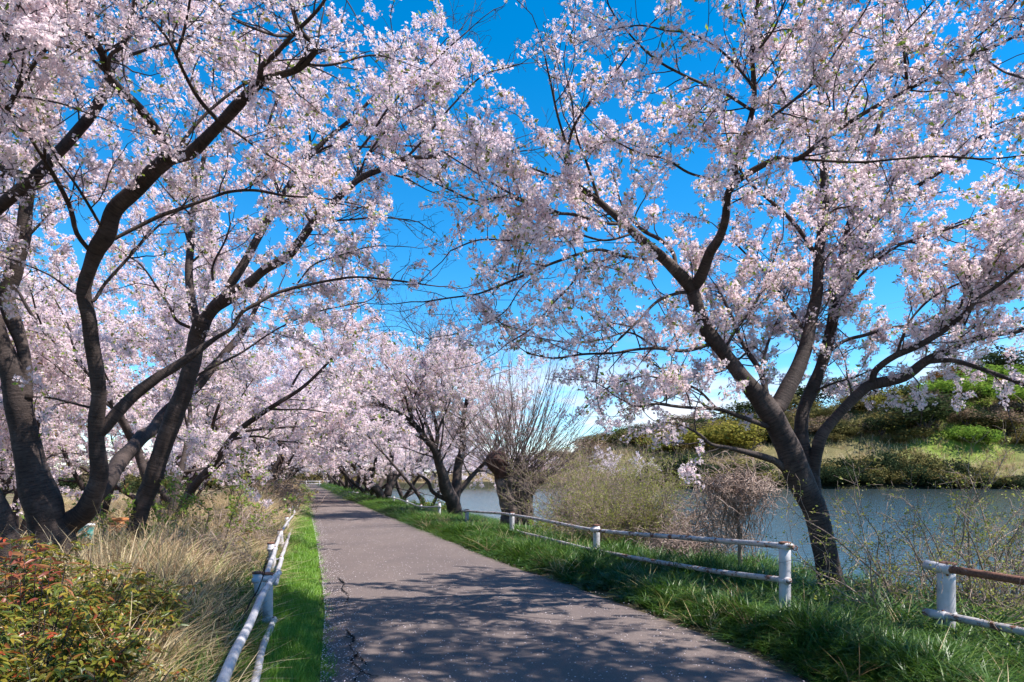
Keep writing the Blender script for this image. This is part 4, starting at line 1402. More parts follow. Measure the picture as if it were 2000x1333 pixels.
def keep_slim(B):
    y = np.maximum(B[:, 1], 0.2)
    px, py = CX + B[:, 0] / y * F, HY - (B[:, 2] - EYE) / y * F
    lim = np.interp(py, [-200, 60, 130, 330, 370, 480, 560, 640], [760, 880, 1000, 1000, 800, 700, 680, 640])
    return (px < lim) & (py < 900) & ~((y < 9.9) & (px < 720) & (T.r.random(len(px)) < 0.6))


T.twig_low = 1.4
T.grow(d1=0.20, d2=0.15, d3=0.12, dens=0.040, len1=(0.5, 1.4), len2=(0.13, 0.45), len3=(0.05, 0.16))
b = at(258, 1160, 10.5)
T.build('cherry_tree', 'slender blossoming cherry with one slanting stem that reaches over the path', (b[0], b[1], gz(b[0], b[1])), 'tree', 'cherry trees on the field side', singles=300, keep_bl=keep_slim, tk=14)
print('slim tree', T.nbl)

# ------------------------------------------------------------------ cherry at the left edge, mostly out of frame
T = Tree(41)
k0 = T.limb([(-20, 1190), (-5, 1110), (0, 1050), (-20, 990), (-70, 900), (-130, 780), (-150, 640), (-110, 520), (-60, 450), (0, 405), (56, 355), (112, 300), (150, 259), (176, 229), (202, 180), (217, 131), (240, 86), (259, 19), (280, -60)],
            [90, 84, 80, 76, 70, 64, 56, 44, 38, 34, 32, 29, 27, 26, 24, 20, 17, 14, 10], (8.0, 7.0), 0.45, True)
T.limb([(60, 352), (20, 335), (-20, 310), (-60, 260)], [24, 16], 7.6, 0.2, parent=k0)
T.limb([(-110, 520), (-60, 400), (-20, 300), (20, 200), (70, 120), (120, 60), (160, 0)], [20, 12, 7], 5.0, 0.2, parent=k0)
T.limb([(-60, 450), (-40, 300), (-20, 180), (10, 80), (40, 0), (70, -60)], [16, 6], 4.0, 0.2, parent=k0)
T.limb([(217, 131), (250, 110), (310, 90), (370, 70), (420, 20)], [8, 4], 6.6, 0.2, parent=k0)
T.sublimbs([k0] + T.limbs[:4], 5, (0.9, 1.6), 0.4, 0.25)


def keep_edge(B):
    y = np.maximum(B[:, 1], 0.2)
    px, py = CX + B[:, 0] / y * F, HY - (B[:, 2] - EYE) / y * F
    return (py < 860) & (px < 620) & ~((y < 6.2) & (T.r.random(len(px)) < np.where((px < 170) & (py < 330), 0.25, 0.85))) & ~((py > 330) & (y < 7.6) & (T.r.random(len(px)) < 0.8))


T.twig_low = 1.4
T.grow(d1=0.24, d2=0.14, d3=0.13, dens=0.046, len1=(0.35, 0.95), len2=(0.15, 0.42), len3=(0.06, 0.16))
b = at(-10, 1150, 8.0)
T.build('cherry_tree', 'dark cherry trunk cut off by the left edge with a thick limb sweeping up', (b[0], b[1], gz(b[0], b[1])), 'tree', 'cherry trees on the field side', singles=260, keep_bl=keep_edge, tk=14)
print('edge tree', T.nbl)
# ------------------------------------------------------------------ cherries further along both sides


def wild_cherry(seed, h=7.6, nstem=3, lean=0.5, r0=0.16, dens=0.075, puff=False, light=1.0, low=0.25):
    """A cherry grown free: several stems from one base, spreading limbs, twigs and flowers. Returns the tree at the origin."""
    t = Tree(seed)
    r = t.r
    a0 = r.random() * 6.28
    st = []
    for k in range(nstem):
        a = a0 + k * 6.28 / nstem + r.normal(0, 0.3)
        out = np.array([math.cos(a), math.sin(a), 0])
        P = [out * 0.06 * nstem * 0.5 + [0, 0, -0.3], out * 0.14 + [0, 0, 0.35]]
        D = unit(np.array([0, 0, 1.0]) + out * lean * r.uniform(0.6, 1.3))
        n = 7
        ln = h * r.uniform(0.72, 0.95)
        for j in range(n):
            D = unit(D + r.normal(0, 0.12, 3) + out * 0.05 + np.array([0, 0, 0.05]))
            P.append(P[-1] + D * ln / n)
        st.append(t.free_limb(np.array(P), r0 * r.uniform(0.75, 1.1), 0.012, 0.5, trunk=True))
    subs = t.sublimbs(st, 7, (h * 0.30, h * 0.50), low, 0.22, 0.55, 0.15)
    t.sublimbs(subs, 2, (h * 0.14, h * 0.24), 0.3, 0.15, 0.6, 0.1)
    t.twig_low = 1.7 if puff else 1.0
    if puff:
        t.grow(d1=0.55, d2=0.42, d3=None, dens=0.11, len1=(0.5, 1.3), len2=(0.25, 0.6), twig_scale=1.9)
    else:
        t.grow(d1=0.34 / light, d2=0.22 / light, d3=0.22, dens=dens, len1=(0.45, 1.2), len2=(0.2, 0.55), len3=(0.08, 0.2), twig_scale=1.3)
    return t


kinds_near, kinds_far = [], []
for sd, hh, ns in ((51, 8.0, 3), (52, 7.4, 2), (53, 8.4, 4)):
    t = wild_cherry(sd, hh, ns, 0.55, 0.15)
    kinds_near.append(t.build('cherry_tree', 'x', (0, 0, 0), bscale=(1.05, 1.65), tk=10, keep_bl=lambda B: B[:, 2] > 1.0 + 0.5 * np.sin(B[:, 0] * 2.1)))
    print('row tree', t.nbl)
for sd, hh, ns in ((61, 7.4, 4), (62, 7.8, 3), (63, 6.8, 5)):
    t = wild_cherry(sd, hh, ns, 0.85, 0.16, puff=True)
    kinds_far.append(t.build('cherry_tree', 'x', (0, 0, 0), bloom=G_puff, bscale=(0.7, 1.25), tk=9, keep_bl=lambda B: B[:, 2] > 2.1 + 0.5 * np.sin(B[:, 0] * 1.7)))
    print('far tree', t.nbl)

GL, GR, GF = 'cherry trees on the field side', 'cherry trees on the river side', 'cherry trees behind the field side row'
rows = [
    # off, y, kind list, kind, rot, scale, label, group
    (-3.0, 15.5, 0, 0, 0.4, 1.0, 'cherry with crossing limbs just past the slender slanting cherry', GL),
    (-3.9, 21.0, 0, 1, 2.1, 1.05, 'dense blossoming cherry above the tall dry grass, mid left', GL),
    (-2.5, 27.5, 0, 2, 4.0, 1.05, 'cherry whose low blossom hangs behind the bend of the left fence', GL),
    (-2.3, 35.0, 0, 0, 5.2, 1.1, 'cherry with a dark bare butt where the dry grass narrows', GL),
    (-2.4, 44.0, 1, 0, 0.3, 1.4, 'cherry leaning over the path at the end of the dry grass', GL),
    (-2.4, 54.0, 1, 1, 2.0, 1.4, 'blossoming cherry of the far left row, fading into its neighbours', GL),
    (-2.6, 66.0, 1, 2, 3.0, 1.45, 'blossoming cherry of the far left row, fading into its neighbours', GL),
    (-2.6, 80.0, 1, 0, 4.0, 1.45, 'blossoming cherry of the far left row, fading into its neighbours', GL),
    (-2.8, 97.0, 1, 1, 5.0, 1.45, 'blossoming cherry of the far left row, fading into its neighbours', GL),
    (-2.8, 116.0, 1, 2, 1.0, 1.45, 'blossoming cherry of the far left row, fading into its neighbours', GL),
    (-8.6, 13.5, 0, 1, 3.3, 0.95, 'low blossoming cherry seen between the two dark left stems', GF),
    (-9.6, 20.0, 0, 2, 1.2, 1.05, 'blossoming cherry further back, filling the gap left of the slanting stem', GF),
    (-8.4, 28.0, 0, 0, 2.9, 1.25, 'back row cherry massed behind the tall dry grass', GF),
    (-14.0, 16.0, 0, 0, 0.9, 0.95, 'cherry over the bare field at the far left edge', GF),
    (-9.0, 40.0, 1, 1, 0.4, 1.4, 'blossoming cherry of the back row far along the field', GF),
    (-12.5, 23.0, 0, 1, 4.1, 1.1, 'cherry in the field showing pale blossom between the stout and slanting stems', GF),
    (-9.0, 56.0, 1, 2, 0.4, 1.1, 'blossoming cherry of the back row far along the field', GF),
    (5.0, 55.0, 1, 1, 4.4, 1.35, 'small cherry between the round cherry and the tilted fence posts', GR),
    (6.7, 36.5, 0, 1, 2.6, 1.0, 'cherry with low crossing limbs just behind the forked cherry', GR),
    (5.2, 49.5, 1, 0, 1.9, 1.3, 'cherry hidden in the blossom right behind the round cherry', GR),
    (8.8, 60.0, 1, 0, 3.1, 1.2, 'cherry leaning out to the water behind the tilted fence posts', GR),
    (-7.2, 17.0, 0, 2, 5.5, 0.8, 'small cherry with low blossom close behind the slanting stem', GF),
    (-19.0, 24.0, 0, 1, 2.5, 1.0, 'pale cherry out in the field seen under the limbs at far left', GF),
    (-15.0, 33.0, 0, 2, 0.5, 1.1, 'distant field cherry filling the gap between the two left trunks', GF),
    (5.0, 66.0, 1, 2, 1.4, 1.4, 'blossoming cherry of the far river row, its crown merged with others', GR),
    (5.0, 78.0, 1, 0, 2.4, 1.4, 'blossoming cherry of the far river row, its crown merged with others', GR),
    (5.0, 91.0, 1, 1, 3.4, 1.4, 'blossoming cherry of the far river row, its crown merged with others', GR),
    (5.0, 106.0, 1, 2, 0.4, 1.4, 'blossoming cherry of the far river row, its crown merged with others', GR),
    (5.0, 124.0, 1, 0, 5.4, 1.4, 'blossoming cherry of the far river row, its crown merged with others', GR),
    (1.5, 150.0, 1, 1, 2.4, 1.3, 'cherry closing the view beyond the barrier at the end of the path', GF),
    (-5.5, 140.0, 1, 2, 2.4, 1.2, 'blossoming cherry of the far left row, fading into its neighbours', GL),
]
used = set()
for off, y, kl, kk, rz, sc, lab, grp in rows:
    src = (kinds_near, kinds_far)[kl][kk]
    x = off - KP * y
    loc = (x, y, gz(x, y) - 0.05)
    if (kl, kk) not in used:
        used.add((kl, kk))
        src.location, src.rotation_euler, src.scale = loc, (0, 0, rz), (sc, sc, sc)
        src['label'], src['group'] = lab, grp
    else:
        dup(src, loc, rz, sc, lab, grp)

# the forked cherry past the gap in the river fence
T = Tree(71)
Y1 = 29.0
m = T.limb([(889, 1012), (888, 997), (879, 968), (864, 928), (849, 880), (825, 850), (807, 826), (780, 808), (756, 793), (720, 785)], [36, 34, 28, 24, 18, 15, 12, 10, 6, 4], (Y1, 26.0), 0.45, True)
m1 = T.limb([(889, 1005), (891, 964), (894, 922), (900, 892), (903, 868), (905, 820), (915, 770), (930, 730)], [26, 22, 20, 15, 11, 8, 5], (Y1, 30), 0.45, True)
m3 = T.limb([(890, 985), (897, 961), (918, 934), (936, 916), (960, 890), (985, 850)], [14, 12, 9, 5], 30, 0.4, True, parent=m1)
m4 = T.limb([(886, 985), (876, 979), (846, 961), (835, 940), (815, 925)], [12, 9, 5], 28, 0.4, True, parent=m)
m5 = T.limb([(849, 880), (855, 850), (845, 800), (838, 760), (845, 710), (860, 680)], [12, 9, 6, 4], 28, 0.3, parent=m)
m6 = T.limb([(806, 826), (803, 795), (815, 775), (850, 760), (890, 745)], [9, 6, 3], 27, 0.3, parent=m)
sub = T.sublimbs([m, m1, m3, m5, m6], 9, (2.2, 4.2), 0.35, 0.22, 0.6)
sub += T.sublimbs([m, m5], 11, (3.0, 5.4), 0.4, 0.22, 0.6, 0.12, (-0.7, -0.25, 0.1))
sub += T.sublimbs([m, m1, m5], 5, (2.6, 4.6), 0.4, 0.22, 0.6, 0.12, (-0.25, -0.9, 0.1))
T.sublimbs(sub, 2, (0.9, 1.5), 0.3, 0.2, 0.6)
T.twig_low = 1.3
T.grow(d1=0.32, d2=0.22, d3=None, dens=0.062, len1=(0.45, 1.2), len2=(0.2, 0.6), twig_scale=1.4)
b = at(889, 1000, Y1)
T.build('cherry_tree', 'forked blossoming cherry standing alone at the gap in the river fence', (b[0], b[1], gz(b[0], b[1])), 'tree', GR, bscale=(0.9, 1.5), tk=12, keep_bl=lambda B: (B[:, 2] < 6.9 + 0.5 * np.sin(B[:, 0] * 2)) & (B[:, 2] > 1.9 + 0.4 * np.sin(B[:, 0] * 3)) & ~((B[:, 1] < 29) & (B[:, 2] < 4.3) & (B[:, 0] > -6.2) & (T.r.random(len(B)) < 0.8)))
print('forked', T.nbl)

# the round cherry beyond it
T = Tree(72)
Y2 = 43.0
m = T.limb([(747, 975), (742, 964), (720, 940), (702, 910), (690, 892), (666, 862), (640, 845)], [22, 19, 15, 12, 10, 7, 4], (Y2, 40), 0.4, True)
m1 = T.limb([(752, 974), (759, 956), (762, 916), (765, 890), (760, 850), (765, 800)], [18, 14, 12, 9, 6, 4], (Y2, 43), 0.4, True)
m2_ = T.limb([(750, 970), (764, 950), (771, 934), (792, 919), (816, 904), (840, 880)], [16, 14, 12, 8, 4], (Y2, 44), 0.4, True)
m3 = T.limb([(703, 907), (712, 895), (726, 886), (750, 856), (770, 820)], [8, 6, 3], 43, 0.3, parent=m)
sub = T.sublimbs([m, m1, m2_, m3], 9, (2.8, 5.2), 0.45, 0.55, 0.6)
sub += T.sublimbs([m, m3], 11, (3.2, 5.6), 0.45, 0.45, 0.6, 0.12, (-0.7, -0.35, 0.1))
T.sublimbs(sub, 2, (0.9, 1.7), 0.3, 0.2, 0.6)
T.twig_low = 1.5
T.grow(d1=0.5, d2=0.36, d3=None, dens=0.09, len1=(0.5, 1.3), len2=(0.25, 0.6), twig_scale=1.7)
b = at(750, 968, Y2)
T.build('cherry_tree', 'round crowned cherry with three low stems behind the wavy fence', (b[0], b[1], gz(b[0], b[1])), 'tree', GR, bloom=G_puff, bscale=(0.65, 1.15), tk=10, keep_bl=lambda B: (B[:, 2] > 2.3 + 0.4 * np.sin(B[:, 0] * 3)) & ~((B[:, 1] < 43) & (B[:, 2] < 4.0) & (T.r.random(len(B)) < 0.85)))
print('round', T.nbl)
# ------------------------------------------------------------------ small leaf kinds


def sprig_mesh(name, seed, n, ln, w, R, mat, fold=0.25):
    r = np.random.default_rng(seed)
    V, Q, C = [], [], []
    for i in range(n):
        d, u, v = frame_for(r.normal(size=3) + [0, 0, 0.5], r)
        c = r.normal(size=3) * R
        l_, ww = ln * r.uniform(0.7, 1.2), w * r.uniform(0.8, 1.2)
        k = len(V)
        V += [c, c + d * l_ * 0.45 - u * ww + v * ww * fold, c + d * l_, c + d * l_ * 0.45 + u * ww + v * ww * fold]
        g = r.uniform(0.75, 1.1)
        C += [(g, g, g)] * 4
        Q += [(k, k + 1, k + 2, k + 3)]
    me = mesh_np(name, V, Q, None, None, np.array(C))
    me.materials.append(mat)
    return me


G_bud = scatter_group('bud_scatter', [proto('bud_sprig', sprig_mesh('bud_sprig', 300 + i, 4, 0.022, 0.006, 0.012, M_bud), M_bud) for i in range(3)])
G_young = scatter_group('young_leaf_scatter', [proto('young_sprig', sprig_mesh('young_sprig', 310 + i, 5, 0.06, 0.014, 0.02, M_young), M_young) for i in range(3)])


def bare_shrub(name, label, base, seed, h, spread_, nst, mat, leaf=None, ldens=0.09, cat='shrub', group=None, r0=0.022, d1=0.16, d2=0.11, wig=0.16, lean=(0, 0, 0), d3=None, ts=1.2, lsc=(0.8, 1.4)):
    t = Tree(seed)
    r = t.r
    for k in range(nst):
        a = r.random() * 6.28
        D = unit(np.array([math.cos(a) * spread_, math.sin(a) * spread_, 1.0]) * np.array([1, 1, r.uniform(0.7, 1.3)]) + np.asarray(lean))
        P = [np.array([math.cos(a) * 0.12, math.sin(a) * 0.12, -0.2])]
        ln = h * r.uniform(0.7, 1.15)
        for j in range(7):
            D = unit(D + r.normal(0, wig, 3) + [0, 0, 0.02])
            P.append(P[-1] + D * ln / 7)
        t.free_limb(np.array(P) + base, r0 * r.uniform(0.6, 1.1), 0.005, 0.22, trunk=True)
    t.grow(d1=d1, d2=d2, d3=d3, dens=ldens, len1=(h * 0.15, h * 0.4), len2=(h * 0.06, h * 0.2), len3=(0.06, 0.2), twig_scale=ts)
    if leaf is None:
        t.bl = []
    o = t.build(name, label, base, cat, group, bloom=leaf, bscale=lsc, tk=7, bark=mat, stem_name='stem')
    for c in o.children:
        if c.name.startswith('twigs'):
            c.data.materials.clear()
            c.data.materials.append(mat)
        if c.name.startswith('blossoms'):
            c.name = 'buds'
    return o


def tangle(name, label, base, seed, size, n, mat, hang=-0.02, r=0.006, parent=None, M=14, ln=1.1, group=None):
    g = np.random.default_rng(seed)
    S = g.normal(size=(n, 3))
    S = unit(S) * (g.random((n, 1)) ** 0.4) * np.asarray(size)
    S[:, 2] = np.abs(S[:, 2]) if hang > -0.1 else S[:, 2]
    D = unit(np.cross(S + 1e-3, g.normal(size=(n, 3))) + 0.3 * g.normal(size=(n, 3)))
    P = np.zeros((n, M, 3))
    P[:, 0] = S
    L_ = ln * g.uniform(0.5, 1.3, n)
    for j in range(1, M):
        D = unit(D + g.normal(0, 0.38, (n, 3)) + [0, 0, hang] - 0.12 * P[:, j - 1] / np.asarray(size))
        P[:, j] = P[:, j - 1] + D * (L_ / (M - 1))[:, None]
    R = np.full((n, M), r) * g.uniform(0.5, 1.3, (n, 1)) * np.linspace(1.1, 0.5, M)
    V, q, t, uv = tubes(P, R, 3, cap=False)
    me = mesh_np('tangled_vines', V, q, None, uv * [0.2, 1], None, True)
    if parent is None:
        o = thing(name, label, 'vines', base, group)
        c = obj('tangled_vines', me, mat, o)
    else:
        o = c = obj('tangled_vines', me, mat, parent, base)
    c['kind'] = 'stuff'
    return o


def ground_at(px, Y):
    x = (px - CX) / F * Y
    return np.array([x, Y, gz(x, Y)])


# ------------------------------------------------------------------ the pollarded trunk
M_shoot = mat_bark('shoot_bark', (0.07, 0.048, 0.04), (0.15, 0.11, 0.092), (0.24, 0.185, 0.16), 0.3)
YP = 22.0
pr = np.random.default_rng(5)
b = at(1010, 1010, YP)
bz = gz(b[0], b[1])
pol = thing('pollard_tree', 'pollarded bare tree with two stubby trunks, a sawn burl and a fan of thin shoots', 'tree', (b[0], b[1], bz))
O0 = np.array([b[0], b[1], bz])


def knobbly(pts, ws, seed, K=22, amp=0.10):
    g = np.random.default_rng(seed)
    P4 = np.array([np.append(at(p[0], p[1], p[2]), w / 2 / F * p[2]) for p, w in zip(pts, ws)])
    S = spline(P4, 0.04)
    P, R = S[:, :3] - O0, S[:, 3]
    V, q, t, uv = tubes(P[None], R[None], K)
    n = len(P)
    c = np.repeat(P, K, axis=0)
    d = V - c
    ph = g.random(6) * 6.28
    a = np.tile(np.linspace(0, 2 * math.pi, K, endpoint=False), n)
    s = np.repeat(np.arange(n) * 0.04, K)
    k = 1 + amp * (np.sin(3 * a + ph[0] + s * 2.0) * 0.6 + np.sin(5 * a + ph[1] - s * 4) * 0.5 + np.sin(s * 14 + ph[2] + 2 * a) * 0.5 + 0.3 * np.sin(9 * a + s * 9 + ph[3]))
    return mesh_np('trunk', c + d * k[:, None], q, t, uv * [2.5, 1.0], None, True)


obj('trunk', knobbly([(1002, 1025, YP), (1000, 1000, YP), (993, 975, YP), (986, 950, YP), (980, 930, YP), (977, 915, YP - .1)], [48, 42, 38, 36, 30, 26], 1), M_pollard, pol)
obj('trunk', knobbly([(1022, 1025, YP + .1), (1023, 995, YP + .1), (1022, 970, YP), (1020, 955, YP), (1018, 945, YP)], [44, 38, 38, 46, 30], 2), M_pollard, pol)
burl = obj('burl', knobbly([(981, 932, YP - .1), (977, 918, YP - .12), (972, 904, YP - .15), (969, 893, YP - .17), (967, 886, YP - .17), (966, 882, YP - .17)], [26, 34, 42, 40, 30, 12], 3, 24, 0.07), M_burl, pol)
heads = [(1000, 938, 30), (1020, 946, 34), (1034, 955, 26), (990, 945, 22)]
for i, (hx, hy, w) in enumerate(heads):
    obj('knob', knobbly([(hx, hy + w * .5, YP - .1), (hx, hy + w * .25, YP - .1), (hx + 1, hy, YP - .08), (hx + 1, hy - w * .3, YP - .05), (hx + 1, hy - w * .42, YP - .05)], [w * .6, w * .95, w, w * .6, w * .15], 10 + i, 18, 0.14), M_pollard, pol)
n = 200
PS = np.zeros((n, 9, 3))
hd = np.array(heads)[pr.integers(0, 4, n)]
S = np.stack([at(h[0] + pr.normal(0, 8), h[1] - 4 + pr.normal(0, 5), YP - 0.1 + pr.normal(0, 0.12)) for h in hd]) - O0
th = np.clip(pr.normal(0.30, 0.78, n) + (hd[:, 0] - 1010) * 0.012, -1.15, 1.3)
D = unit(np.stack([np.sin(th), pr.normal(0, 0.42, n), np.cos(th) * 0.95], 1))
PS[:, 0] = S
LN = pr.uniform(2.4, 5.0, n) * (1 - 0.16 * np.abs(th))
for j in range(1, 9):
    D = unit(D + pr.normal(0, 0.055, (n, 3)) + [0, 0, 0.035])
    PS[:, j] = PS[:, j - 1] + D * (LN / 8)[:, None]
RS = pr.uniform(0.007, 0.017, (n, 1)) * np.linspace(1, 0.35, 9)
order = np.argsort(-RS[:, 0])
for i in order[:90]:
    V, q, t, uv = tubes(PS[i:i + 1], RS[i:i + 1], 5)
    obj('shoot', mesh_np('shoot', V, q, t, uv * [0.3, 1], None, True), M_shoot, pol)
bb = Bag()
V, q, t, uv = tubes(PS[order[90:]], RS[order[90:]], 4, cap=False)
bb.add(V, q, None, uv)
tt = Tree(88)
ii = np.repeat(np.arange(n), 6)
f = pr.integers(2, 8, len(ii))
Tn = unit(PS[ii, f] - PS[ii, f - 1])
Pq, Rq = tt.spawn_batch(PS[ii, f], Tn + 0.45 * pr.normal(size=Tn.shape), pr.uniform(0.25, 0.9, len(ii)), np.full(len(ii), 0.0055), 5, 0.08, 0.03)
V, q, t, uv = tubes(Pq, Rq, 3, cap=False)
bb.add(V, q, None, uv)
o = obj('twigs', bb.mesh('twigs', True), M_shoot, pol)
o['kind'] = 'stuff'

# ------------------------------------------------------------------ bank shrubs on the river side
bare_shrub('budding_shrub', 'large tan budding shrub spreading between the pollard and the fence', ground_at(1228, 15.0), 401, 2.3, 0.7, 56, M_stick, G_bud, 0.115, d1=0.12, d2=0.09, ts=1.1, lsc=(0.9, 1.8))
tangle('vine_tangle', 'dense tan vine tangle sprawling in front of the large budding shrub', ground_at(1318, 13.2) + [0, 0, 0.05], 402, (0.72, 0.5, 0.85), 620, M_vine, ln=1.0)
tangle('vine_tangle', 'brown vine mound at the foot of the pollard on its water side', ground_at(1128, 20.5) + [0, 0, 0.15], 403, (1.3, 0.8, 0.9), 420, M_stick, ln=1.2, r=0.008)
v = thing('vine_draped_tree', 'small dead tree draped in hanging dry vines at the water edge', 'tree', ground_at(1440, 11.2))
vb = np.array(v.location)
dt = Tree(405)
for pts, w in (([(1446, 1110), (1444, 1060), (1440, 1010), (1432, 975), (1425, 940)], (11, 6)), ([(1440, 1000), (1455, 970), (1463, 935), (1458, 905)], (7, 4)),
               ([(1438, 985), (1415, 955), (1408, 930), (1395, 915), (1370, 905)], (6, 3)), ([(1440, 1000), (1400, 960), (1370, 940), (1340, 935)], (5, 3)), ([(1460, 940), (1490, 935), (1530, 950)], (4, 2))):
    d = dt.limb(pts, w, (11.2, 11.0), 1.0)
    V, q, t, uv = tubes((d['P'] - vb)[None], d['R'][None], 8)
    obj('limb', mesh_np('limb', V, q, t, uv * [0.3, 1], None, True), M_stick, v)
c = at(1440, 965, 11.1) - vb
tangle('', '', c, 406, (0.68, 0.45, 0.36), 420, M_vine, -0.06, 0.0065, v, ln=0.8)
tangle('', '', c - [0, 0, 0.15], 407, (0.62, 0.4, 0.2), 90, M_stick, -0.75, 0.007, v, ln=0.95)
bare_shrub('twiggy_shrub', 'sprawling twiggy shrub with sparse buds over the water at right', ground_at(1872, 7.7) - [0, 0, 0.1], 411, 2.25, 0.95, 30, M_stick, G_bud, 0.15, d1=0.15, d2=0.11, wig=0.2, lean=(-0.25, 0, 0.1), lsc=(0.9, 1.6), ts=1.0, r0=0.02)
bare_shrub('twiggy_shrub', 'tan twiggy shrub behind the rusty topped fence at the right edge', ground_at(2010, 7.6) - [0, 0, 0.1], 412, 1.15, 0.9, 16, M_stick, G_bud, 0.14, d1=0.14, d2=0.10, wig=0.25, ts=1.0)
bare_shrub('twiggy_shrub', 'dense tan twiggy shrub between the rusty rail and the water', ground_at(1950, 8.4) - [0, 0, 0.1], 420, 2.0, 0.8, 26, M_stick, G_bud, 0.2, d1=0.14, d2=0.10, wig=0.22, ts=1.0)
tangle('vine_tangle', 'dry vine tangle low at the right edge above the rusty rail', ground_at(1985, 7.3) - [0, 0, 0.1], 413, (0.6, 0.5, 0.75), 260, M_vine, ln=0.8, r=0.005)
bare_shrub('bare_shrub', 'tall tan bare shrub close to the right side of the pollard', ground_at(1150, 20.0), 419, 3.0, 0.6, 54, M_stick, G_bud, 0.3, d1=0.16, d2=0.12, ts=1.3)
tangle('vine_tangle', 'reddish tan thicket by the water between the pollard and the large shrub', ground_at(1165, 21.5) + [0, 0, 0.6], 404, (1.7, 0.7, 1.9), 900, M_stick, ln=1.5, r=0.008)
bare_shrub('green_shrub', 'bright yellow green shrub in the grass behind the middle fence post', ground_at(1105, 17.4), 414, 1.0, 1.0, 22, M_stick, G_young, 0.035, d1=0.10, d2=0.07, lsc=(0.5, 0.9))
bare_shrub('green_shrub', 'olive green shrub between the forked cherry and the round cherry', ground_at(842, 36.0), 415, 1.1, 0.9, 20, M_stick, G_young, 0.06, d1=0.2, d2=0.14, lsc=(1.0, 1.8))
bare_shrub('twiggy_shrub', 'small bare sapling right of the forked cherry trunk', ground_at(962, 24.0), 416, 1.0, 0.5, 8, M_stick, G_bud, 0.15)
tangle('vine_tangle', 'pale tangle of stems under the large budding shrub beside the water', ground_at(1235, 15.8) + [0, 0, 0.2], 417, (1.7, 0.8, 1.0), 760, M_vine, ln=1.3, r=0.007)
tangle('vine_tangle', 'grey dead branches between the vine draped tree and the large shrub', ground_at(1385, 13.6) + [0, 0, 0.5], 418, (0.85, 0.5, 1.1), 300, M_stick, ln=1.4, r=0.008)

# ------------------------------------------------------------------ growth behind the left fence
bare_shrub('leafy_sapling', 'thin sapling with fresh green leaves right of the slanting cherry stem', ground_at(415, 11.8), 421, 1.9, 0.35, 5, M_stick, G_young, 0.11, d1=0.2, d2=0.15)
bare_shrub('leafy_sapling', 'fresh green sapling half hidden in the dry grass left of the fence bend', ground_at(470, 15.5), 422, 1.6, 0.4, 6, M_stick, G_young, 0.14, d1=0.2, d2=0.15)
bare_shrub('leafy_sapling', 'low green sapling between the two dark left stems', ground_at(225, 10.6), 423, 1.3, 0.5, 7, M_stick, G_young, 0.09)
tangle('vine_tangle', 'rust brown bramble heap at the foot of the left row past the dry grass', ground_at(545, 29), 424, (1.6, 1.6, 1.9), 420, M_stick, ln=1.6, r=0.012)
tangle('vine_tangle', 'tangled brown bramble around dry grass beside the slanting stem', ground_at(385, 9.6), 425, (0.9, 0.8, 0.8), 260, M_stick, ln=0.9, r=0.005)
tangle('vine_tangle', 'pale dead stems standing in the dry grass mid left', ground_at(470, 13.0), 426, (0.7, 1.6, 1.1), 260, M_vine, ln=1.1, r=0.005)
bare_shrub('twiggy_shrub', 'thin brown bare shrub in dry grass near the two capped posts', ground_at(430, 6.6), 427, 0.95, 0.5, 7, M_twig, None, 0.2)

# ------------------------------------------------------------------ red and yellow leaved shrubs, lower left


def leaf_mesh(name, ln, w, fold, curl, seed):
    V = []
    for t, ww in ((0, 0.04), (0.3, 0.85), (0.6, 0.8), (0.85, 0.35), (1.0, 0.02)):
        z = -curl * t * t * ln
        V += [(-w * ww, t * ln, z + fold * w * ww), (0, t * ln, z), (w * ww, t * ln, z + fold * w * ww)]
    Q = []
    for j in range(4):
        a = 3 * j
        Q += [(a, a + 1, a + 4, a + 3), (a + 1, a + 2, a + 5, a + 4)]
    C = [(1.0, 1.0, 1.0) if i % 3 != 1 else (0.8, 0.8, 0.8) for i in range(15)]
    return mesh_np(name, V, Q, None, None, np.array(C), True)


LEAF = [leaf_mesh('leaf', 0.050, 0.009, 0.5, 0.25, 1), leaf_mesh('leaf', 0.042, 0.010, 0.3, 0.45, 2), leaf_mesh('leaf', 0.060, 0.0095, 0.6, 0.1, 3)]
for m in LEAF:
    m.materials.append(M_nandina)
RLEAF = [leaf_mesh('leaf', 0.10, 0.014, 0.4, 0.3, 4), leaf_mesh('leaf', 0.085, 0.012, 0.5, 0.15, 5)]
for m in RLEAF:
    m.materials.append(M_redleaf)
G_leaf = scatter_group('shrub_leaf_scatter', [bpy.data.objects.new('leaf_kind', m) for m in LEAF])


